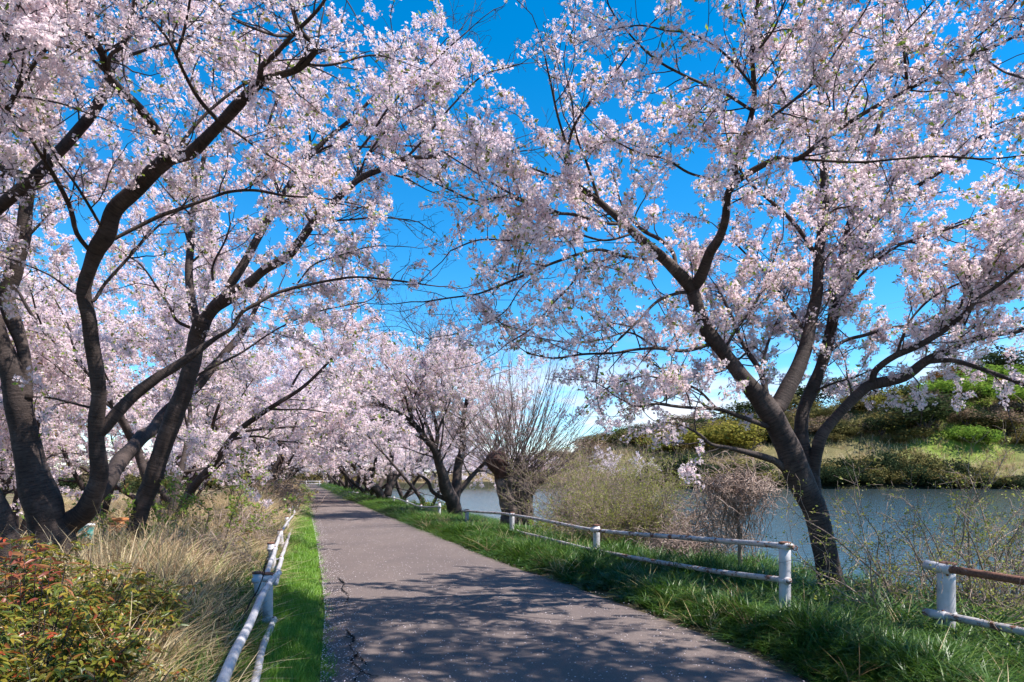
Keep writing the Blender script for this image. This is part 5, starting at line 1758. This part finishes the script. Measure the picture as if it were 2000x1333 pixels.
def leafy_shrub(label, base, seed, w, h, n, singles, group='nandina like shrubs at the lower left'):
    r = np.random.default_rng(seed)
    root = thing('red_tipped_shrub', label, 'shrub', base, group)
    b = Bag()
    ns = 46
    tips = []
    for k in range(ns):
        a, q = r.random() * 6.28, math.sqrt(r.random())
        tip = np.array([math.cos(a) * w * q, math.sin(a) * w * q, h * (0.45 + 0.55 * math.sqrt(max(0, 1 - q * q))) * r.uniform(0.6, 1.12)])
        P = spline([np.array([tip[0] * 0.25, tip[1] * 0.25, -0.1]), np.array([tip[0] * 0.5, tip[1] * 0.5, tip[2] * 0.5]), tip], 0.08)
        b.tube(P, np.linspace(0.006, 0.002, len(P)), 4)
        tips.append(P)
    o = obj('stems', b.mesh('stems', True), M_twig, root)
    o['kind'] = 'stuff'
    # compound leaves: leaflets in rows along short rachises near the stem tips
    pts, rot = [], []
    while len(pts) < n:
        P = tips[r.integers(0, ns)]
        i = int((0.35 + 0.65 * r.random() ** 0.6) * (len(P) - 1))
        d = unit(np.array([r.normal(), r.normal(), 0.35 + 0.3 * r.normal()]))
        ln = r.uniform(0.07, 0.17)
        az = math.atan2(d[1], d[0])
        for j in range(r.integers(5, 10)):
            s = ln * (j + 1) / 8
            p = P[i] + d * s + np.array([0, 0, -0.4 * s * s / ln])
            sd = (-1) ** j * r.uniform(0.45, 0.9)
            pts.append(p)
            rot.append((r.normal(-0.1, 0.35), r.normal(0, 0.4), az - math.pi / 2 + sd))
    pts, rot = np.array(pts), np.array(rot)
    dist = np.linalg.norm(pts + np.asarray(base) - [0, 0, EYE], axis=1)
    near = np.argsort(dist + 0.5 * r.random(len(dist)))[:singles]
    sc = r.uniform(0.75, 1.3, len(pts))
    for i in near:
        c = bpy.data.objects.new('leaf', LEAF[i % 3])
        COL.objects.link(c)
        c.parent = root
        c.location, c.rotation_euler, c.scale = pts[i], rot[i], (sc[i],) * 3
    m = np.ones(len(pts), bool)
    m[near] = False
    scatter('leaves', G_leaf, pts[m], rot[m], sc[m], root)
    return root


def shrub_at(px, Y):
    return ground_at(px, Y)


leafy_shrub('yellow green shrub with red tips filling the lower left corner', shrub_at(60, 3.7), 501, 0.66, 0.88, 6000, 300)
leafy_shrub('yellow orange leaved shrub below the stout cherry trunk', shrub_at(170, 4.9), 502, 0.75, 0.84, 5200, 220)
leafy_shrub('olive and red leaved shrub in front of the slanting stem foot', shrub_at(270, 5.6), 503, 0.55, 0.70, 2600, 200)
leafy_shrub('shrub with dark green lower leaves at the bottom edge left', shrub_at(190, 3.5), 505, 0.6, 0.55, 4200, 200)
leafy_shrub('tall red tinged shrub at the left edge under the cut off trunk', shrub_at(10, 5.2), 506, 0.8, 1.0, 5200, 160)

# tall sprigs with long red leaves in front of the trunk
sp = thing('red_leaf_sprig', 'tall sprigs with long dark red leaves in front of the stout trunk', 'shrub', shrub_at(40, 4.1))
sb = np.array(sp.location)
r = np.random.default_rng(77)
bg_ = Bag()
for px, py in ((20, 1062), (48, 1085), (72, 1050), (100, 1088), (10, 1120), (128, 1102), (40, 1130), (85, 1110)):
    tip = at(px, py, 4.1 + r.normal(0, 0.15)) - sb
    P = spline([np.array([tip[0] * 0.5, tip[1] * 0.5, 0]), tip * [0.8, 0.8, 0.6], tip], 0.05)
    bg_.tube(P, np.linspace(0.005, 0.002, len(P)), 5)
    for j in range(9):
        i = len(P) - 1 - int(j * 0.5)
        c = bpy.data.objects.new('leaf', RLEAF[j % 2])
        COL.objects.link(c)
        c.parent = sp
        c.location = P[max(i, 0)]
        c.rotation_euler = (r.normal(0.1, 0.4), r.normal(0, 0.5), r.random() * 6.28)
        s = r.uniform(0.7, 1.25)
        c.scale = (s, s, s)
obj('stems', bg_.mesh('stems', True), M_twig, sp)

# things lying beyond the left trees
p = at(237, 1043, 17)
z0 = gz(p[0], p[1])
cr_ = thing('crate', 'small orange brown slatted crate on the ground beyond the left stems', 'crate', (p[0], p[1], z0))
m_or, t_ = new_mat('orange_wood')
bs = principled(t_, 0.7, 0.2)
t_.links.new(ramp(t_, noise(t_, mapping(t_, nd(t_, 'ShaderNodeTexCoord').outputs['Object'], (3, 3, 30)), 2.0), [(0.3, (0.28, 0.09, 0.03)), (0.7, (0.46, 0.19, 0.07))]), bs.inputs['Base Color'])
for k in range(4):
    for sx in (-1, 1):
        bq = Bag()
        bq.box((0, sx * 0.17, 0.07 + k * 0.095), (0.52, 0.016, 0.075))
        obj('slat', bq.mesh('slat'), m_or, cr_)
        bq = Bag()
        bq.box((sx * 0.25, 0, 0.07 + k * 0.095), (0.016, 0.318, 0.075))
        obj('slat', bq.mesh('slat'), m_or, cr_)
p = at(168, 1052, 15)
z0 = gz(p[0], p[1])
m_te, t_ = new_mat('teal_plastic')
principled(t_, 0.4, 0.4, (0.07, 0.36, 0.36))
m_wh, t_ = new_mat('white_plastic')
principled(t_, 0.4, 0.4, (0.75, 0.76, 0.74))
bk = thing('bucket', 'teal and white plastic bucket between the two dark left stems', 'bucket', (p[0], p[1], z0))
b = Bag()
b.tube([(0, 0, 0), (0, 0, 0.02), (0, 0, 0.2), (0, 0, 0.34), (0, 0, 0.36)], [0.13, 0.135, 0.15, 0.165, 0.172], 18)
obj('body', b.mesh('body', True), m_te, bk)
b = Bag()
b.tube([(0, 0, 0.355), (0, 0, 0.385), (0, 0, 0.40)], [0.182, 0.182, 0.165], 18)
obj('lid', b.mesh('lid'), m_wh, bk)
# ------------------------------------------------------------------ the far bank and its hillside


def mat_foliage(name, c, trans=0.25):
    m, t = new_mat(name)
    a = nd(t, 'ShaderNodeAttribute', attribute_name='Col')
    col_ = mix(t, 1.0, a.outputs['Color'], c, 'MULTIPLY')
    oi = nd(t, 'ShaderNodeObjectInfo')
    col_ = mix(t, 1.0, col_, ramp(t, oi.outputs['Random'], [(0, (0.75, 0.8, 0.8)), (1, (1.25, 1.15, 1.1))]), 'MULTIPLY')
    d = nd(t, 'ShaderNodeBsdfDiffuse')
    tr = nd(t, 'ShaderNodeBsdfTranslucent')
    t.links.new(col_, d.inputs[0])
    t.links.new(col_, tr.inputs[0])
    ms = nd(t, 'ShaderNodeMixShader')
    ms.inputs[0].default_value = trans
    t.links.new(d.outputs[0], ms.inputs[1])
    t.links.new(tr.outputs[0], ms.inputs[2])
    o = nd(t, 'ShaderNodeOutputMaterial')
    t.links.new(ms.outputs[0], o.inputs[0])
    return m


FOL = {'dark': mat_foliage('evergreen_leaves', (0.038, 0.053, 0.025)), 'olive': mat_foliage('olive_leaves', (0.15, 0.132, 0.05)),
       'yellow': mat_foliage('yellow_green_leaves', (0.25, 0.22, 0.05), 0.4), 'bright': mat_foliage('bright_green_leaves', (0.17, 0.27, 0.045), 0.4),
       'brown': mat_foliage('bare_twig_crown', (0.19, 0.145, 0.105)), 'rust': mat_foliage('rust_leaves', (0.22, 0.115, 0.04))}


def crown_mesh(seed, nl=7, per=260, leaf=0.042, loose=0.25, up=0.0):
    """Crown inside about the unit sphere: leaf-sized faces over several uneven lobes."""
    r = np.random.default_rng(seed)
    V, C = [], []
    for k in range(nl):
        c = unit(r.normal(size=3) * [1, 1, 0.6]) * r.uniform(0.25, 0.62)
        c[2] = c[2] * 0.8
        R = r.uniform(0.30, 0.52)
        d = unit(r.normal(size=(per, 3)))
        rad = R * (1 - loose * r.random((per, 1)) ** 1.5 + 0.10 * r.normal(size=(per, 1)))
        p = c + d * rad
        u = unit(np.cross(d, r.normal(size=(per, 3))) + 0.6 * r.normal(size=(per, 3)))
        v = unit(np.cross(u, d + 0.6 * r.normal(size=(per, 3))) + [0, 0, up])
        s = leaf * r.uniform(0.6, 1.5, (per, 1))
        V.append(np.stack([p - u * s, p - v * s * 0.7, p + u * s, p + v * s * 0.7], 1).reshape(-1, 3))
        g = r.uniform(0.7, 1.25, (per, 1)) * np.array([1, r.uniform(0.93, 1.07), 1])
        C.append(np.repeat(g, 4, axis=0))
    V, C = np.concatenate(V), np.concatenate(C)
    V[:, 2] = V[:, 2] * 0.5 + 0.5
    V[:, 2] = np.maximum(V[:, 2], 0.0)
    return V, np.arange(len(V)).reshape(-1, 4), C


SHAPES = [crown_mesh(600 + i, 7 + i % 3, 300, 0.040) for i in range(4)]
THIN = [crown_mesh(620 + i, 6, 300, 0.035, 0.9, 0.6) for i in range(2)]
CM = {}
for ty in FOL:
    for i, s in enumerate(THIN if ty in ('brown',) else SHAPES):
        me = mesh_np('crown', s[0], s[1], None, None, s[2])
        me.materials.append(FOL[ty])
        CM[ty, i] = me
tb = Bag()
tb.tube([(0, 0, -0.6), (0.01, 0, 0.0), (0.02, 0.01, 0.25), (0.0, 0.02, 0.6)], [0.045, 0.04, 0.03, 0.012], 7)
for k in range(4):
    a = k * 1.6
    tb.tube([(0.01, 0.0, 0.12), (0.15 * math.cos(a), 0.15 * math.sin(a), 0.32), (0.34 * math.cos(a), 0.34 * math.sin(a), 0.55)], [0.022, 0.015, 0.006], 5)
TRUNK = tb.mesh('trunk', True)
TRUNK.materials.append(M_twig)


def find_Y(px, py, y0=147.0):
    for Y in np.arange(y0, 300, 1.0):
        x = (px - CX) / F * Y
        z = gz(x, Y)
        if HY - (z - EYE) / Y * F <= py:
            return Y
    return 235.0


fr = np.random.default_rng(99)
NAME = {'dark': 'evergreen_tree', 'olive': 'olive_shrub', 'yellow': 'willow_shrub', 'bright': 'spring_tree', 'brown': 'bare_thicket', 'rust': 'rust_leaved_tree'}


GH = 'shrubs of the hedge along the far waterline'


def far_plant(px, py, wpx, hpx, ty, label=None, group=None, Y=None, tree=True):
    Y = Y or find_Y(px, py)
    if group == GH:
        Y = Y - 146 + float(pond_far((px - CX) / F * 147 + KP * 147))
    x = (px - CX) / F * Y
    z = gz(x, Y)
    w, h = wpx / F * Y, hpx / F * Y
    cat = 'tree' if ty in ('dark', 'bright', 'rust') else 'shrub'
    root = thing(NAME[ty], label, cat, (x, Y, z), group)
    c = bpy.data.objects.new('crown', CM[ty, int(fr.integers(0, 2 if ty == 'brown' else 4))])
    COL.objects.link(c)
    c.parent = root
    c.rotation_euler = (0, 0, fr.random() * 6.28)
    low = 0.0 if cat == 'shrub' else 0.06
    k_ = 0.62 if cat == 'tree' and group != GH else 0.74
    sink = 0.32 if (cat == 'shrub' or group == GH) and ty != 'brown' else 0.0
    c.scale = (w * k_, w * k_, h * (1 - low + sink))
    c.location = (0, 0, h * (low - sink) - 0.1)
    t_ = bpy.data.objects.new('trunk', TRUNK)
    COL.objects.link(t_)
    t_.parent = root
    t_.scale = (h * 0.8, h * 0.8, h * 0.8)
    return root


GH = 'shrubs of the hedge along the far waterline'
for px, hp, wp, ty, lab in ((1598, 70, 62, 'olive', 'olive hedge shrub on the far waterline just right of the leaning trunk'), (1640, 66, 60, 'dark', 'dark shadowed hedge shrub next to it on the far waterline'),
                            (1682, 72, 66, 'olive', 'olive topped hedge shrub mid far bank above the water'), (1726, 78, 64, 'dark', 'dark hedge shrub behind the twiggy branches at right'),
                            (1770, 84, 66, 'olive', 'tallest olive shrub of the far waterline hedge'), (1816, 82, 64, 'olive', 'olive brown hedge shrub below the broad dark evergreen'),
                            (1860, 76, 62, 'dark', 'dark hedge shrub where the far hedge steps down'), (1900, 52, 56, 'olive', 'last low hedge shrub before the orange reeds'),
                            (1300, 62, 60, 'dark', 'dark far bank shrub behind the large tan budding shrub'), (1345, 70, 66, 'dark', 'dark far bank shrub under the yellow green willows'),
                            (1395, 66, 66, 'dark', 'black green far bank shrub above the vine draped tree'), (1440, 62, 60, 'olive', 'olive far bank shrub left of the leaning trunk'),
                            (1490, 60, 62, 'dark', 'dark far bank shrub touching the leaning trunk at left')):
    far_plant(px, 0, wp, hp, ty, lab, GH, Y=148.5 + fr.normal(0, 0.8))


def crown_scatter(name, items, kinds):
    """Growth nobody could count: crowns of the given kinds at (px, Y, width px, height px, kind)."""
    g = scatter_group(name + '_scatter', [bpy.data.objects.new('%02d_crown' % i, CM[ty, j]) for i, (ty, j) in enumerate(kinds)])
    P, S, I = [], [], []
    for px, Y, w, h, ty in items:
        x = (px - CX) / F * Y
        h = max(h, 0.5 * w)
        hh = h / F * Y
        P.append((x, Y, gz(x, Y) - 0.3 * hh))
        S.append((w / F * Y * 0.7, w / F * Y * 0.7, hh * 1.3))
        c = [i for i, k in enumerate(kinds) if k[0] == ty]
        I.append(c[int(fr.integers(0, len(c)))])
    n = len(P)
    return scatter(name, g, P, np.stack([np.zeros(n), np.zeros(n), fr.random(n) * 6.28], 1), S, None, I)


crown_scatter('waterline_undergrowth', [(px + fr.normal(0, 6), float(pond_far((px - CX) / F * 147 + KP * 147)) - 0.6 + fr.normal(0, 0.4), fr.uniform(46, 76), (fr.uniform(12, 22) if px > 1900 else fr.uniform(30, 48)), 'dark' if fr.random() < 0.7 else 'olive')
              for px in list(range(1250, 1520, 24)) + list(range(1560, 2060, 22))], [('dark', 0), ('dark', 1), ('olive', 2)])
GB = 'far hillside trees and shrubs'
for px, py, w, h, ty, lab in (
        (1805, 858, 150, 100, 'dark', 'broad dark evergreen bush standing alone low on the right hillside'), (1722, 858, 66, 58, 'dark', 'small dark evergreen left of the broad dark bush'),
        (1888, 842, 66, 52, 'brown', 'grey brown thicket right of the broad dark bush'), (1655, 775, 120, 76, 'dark', 'dark evergreen on the ridge behind the forking limbs'),
        (1585, 792, 96, 74, 'dark', 'dark evergreen seen between the rising stems of the leaning cherry'), (1525, 800, 96, 54, 'olive', 'olive tree on the ridge left of the rising stems'),
        (1950, 705, 130, 90, 'dark', 'large dark evergreen on the ridge at the right edge'), (1885, 700, 84, 64, 'dark', 'dark evergreen left of the large ridge evergreen'),
        (2000, 735, 90, 80, 'dark', 'dark evergreen cut off by the right edge of the hill'), (1850, 745, 96, 56, 'rust', 'rust brown tree below the ridge evergreens'),
        (1775, 768, 80, 56, 'olive', 'olive tree under the low sweeping limb'), (1735, 800, 66, 56, 'yellow', 'yellow green bush above the broad dark evergreen'),
        (1690, 805, 60, 44, 'yellow', 'small yellow bush behind the low sweeping limb'), (1880, 792, 110, 62, 'bright', 'bright spring green tree on the right slope'),
        (1962, 806, 130, 76, 'bright', 'largest bright green tree on the slope at the right edge'), (1925, 762, 110, 56, 'bright', 'bright green tree above the others on the right slope'),
        (2010, 775, 90, 66, 'bright', 'bright green tree cut by the right edge'), (1830, 780, 80, 46, 'bright', 'small bright green tree left on the right slope'),
        (1965, 850, 110, 50, 'brown', 'brown thicket under the bright green slope'), (1640, 852, 70, 44, 'olive', 'olive bush on the flat behind the far hedge'),
        (1600, 848, 60, 36, 'brown', 'brown bush on the flat right of the leaning trunk'), (1352, 878, 130, 66, 'yellow', 'wide yellow green willow above the dark far shrubs'),
        (1425, 876, 116, 72, 'yellow', 'tall yellow green willow left of the leaning trunk'), (1298, 878, 90, 48, 'yellow', 'low yellow willow right of the distant cherry'),
        (1485, 866, 100, 60, 'olive', 'olive yellow bush behind the leaning trunk'), (1216, 842, 84, 40, 'dark', 'dark evergreen at the left end of the ridge'),
        (1330, 834, 96, 44, 'brown', 'brown bare tree group on the left ridge'), (1278, 836, 84, 40, 'brown', 'low brown trees between ridge end and willow'),
        (1400, 826, 110, 54, 'olive', 'olive tree on the ridge above the willows'), (1455, 818, 90, 54, 'dark', 'dark tree on the ridge beside the trunk'),
        (1245, 868, 70, 40, 'olive', 'olive scrub right behind the distant cherry'), (1150, 918, 120, 62, 'brown', 'brown scrub left of the distant cherry'),
        (1085, 920, 130, 56, 'brown', 'low brown scrub behind the pollard shoots')):
    far_plant(px, py, w, h, ty, lab, GB)
items = []
for k in range(170):
    px = fr.uniform(1150, 2080)
    top = np.interp(px, [1150, 1400, 1600, 2060], [862, 815, 790, 715])
    py = fr.uniform(top, 872)
    ty = ['brown', 'olive', 'brown', 'bright' if px > 1820 else 'olive', 'dark', 'olive'][int(fr.integers(0, 6))]
    items.append((px, find_Y(px, py), fr.uniform(24, 80), fr.uniform(12, 40), ty))
crown_scatter('hillside_scrub', items, [('brown', 0), ('brown', 1), ('olive', 0), ('olive', 3), ('bright', 1), ('dark', 2)])
# pink cherry on the far shore
yy = 149.0
x = (1210 - CX) / F * yy
dup(kinds_far[1], (x, yy, gz(x, yy)), 2.2, 1.12, 'distant round pink cherry on the far shore left of the willows', 'cherry trees on the far shore')
for px, yy, sc, lab in ((935, 160, 1.0, 'distant cherry on the far shore seen under the forked cherry'), (855, 156, 1.2, 'distant cherry on the far shore left of the forked cherry'), (790, 165, 1.2, 'distant cherry glimpsed between round and forked cherries'),
                        (895, 172, 1.3, 'distant cherry behind the forked stems'), (985, 158, 1.0, 'distant cherry on the far shore left of the pollard'), (1060, 165, 0.9, 'distant cherry behind the pollard shoots')):
    x = (px - CX) / F * yy
    dup(kinds_far[2], (x, yy, gz(x, yy)), 1.2, sc, lab, 'cherry trees on the far shore')
# trees far across the field on the left
crown_scatter('far_field_trees', [(-120 + k * 26 + fr.uniform(-12, 12), fr.uniform(88, 125), fr.uniform(60, 100), fr.uniform(40, 75), ['olive', 'dark', 'brown', 'olive'][k % 4]) for k in range(26)]
              + [(540 + k * 9, fr.uniform(152, 175), fr.uniform(50, 70), fr.uniform(26, 44), ['olive', 'brown', 'dark'][k % 3]) for k in range(30)],
              [('brown', 1), ('olive', 1), ('dark', 3)])

# ------------------------------------------------------------------ power line
m_w, t_ = new_mat('cable')
principled(t_, 0.6, 0.3, (0.28, 0.3, 0.36))
for k, (pa, pb) in enumerate((((880, 700), (2120, 392)), ((880, 712), (2120, 412)), ((880, 752), (2120, 500)), ((880, 760), (2120, 512)))):
    A_, B_ = at(pa[0], pa[1], 330), at(pb[0], pb[1], 190)
    P = np.array([A_ + (B_ - A_) * t + [0, 0, -16 * t * (1 - t)] for t in np.linspace(0, 1, 40)])
    b = Bag()
    b.tube(P - A_, [0.03] * 40, 4)
    tag(obj('power_line', b.mesh('power_line'), m_w, None, A_), 'thin grey power cable crossing the sky behind the right blossoms', 'power line', 'power cables across the sky')
# small white posts at the field path on the far bank
for px in (1884, 1892, 1900, 1908):
    Y = 158
    x = (px - CX) / F * Y
    b = Bag()
    b.tube([(0, 0, -0.2), (0.15, 0, 0.8), (0.3, 0, 1.7)], 0.09, 6)
    b.tube([(0.3, 0, 1.7), (0.5, 0, 0.9), (0.7, 0, -0.1)], 0.09, 6)
    tag(obj('white_stake', b.mesh('white_stake'), M_paint, None, (x, Y, gz(x, Y))), 'white leaning stake pair beside the green field on the far bank', 'stake', 'white stakes on the far bank')
print('objects', len(SC.objects), 'tris', sum(len(o.data.loops) - 2 * len(o.data.polygons) for o in SC.objects if o.type == 'MESH'))
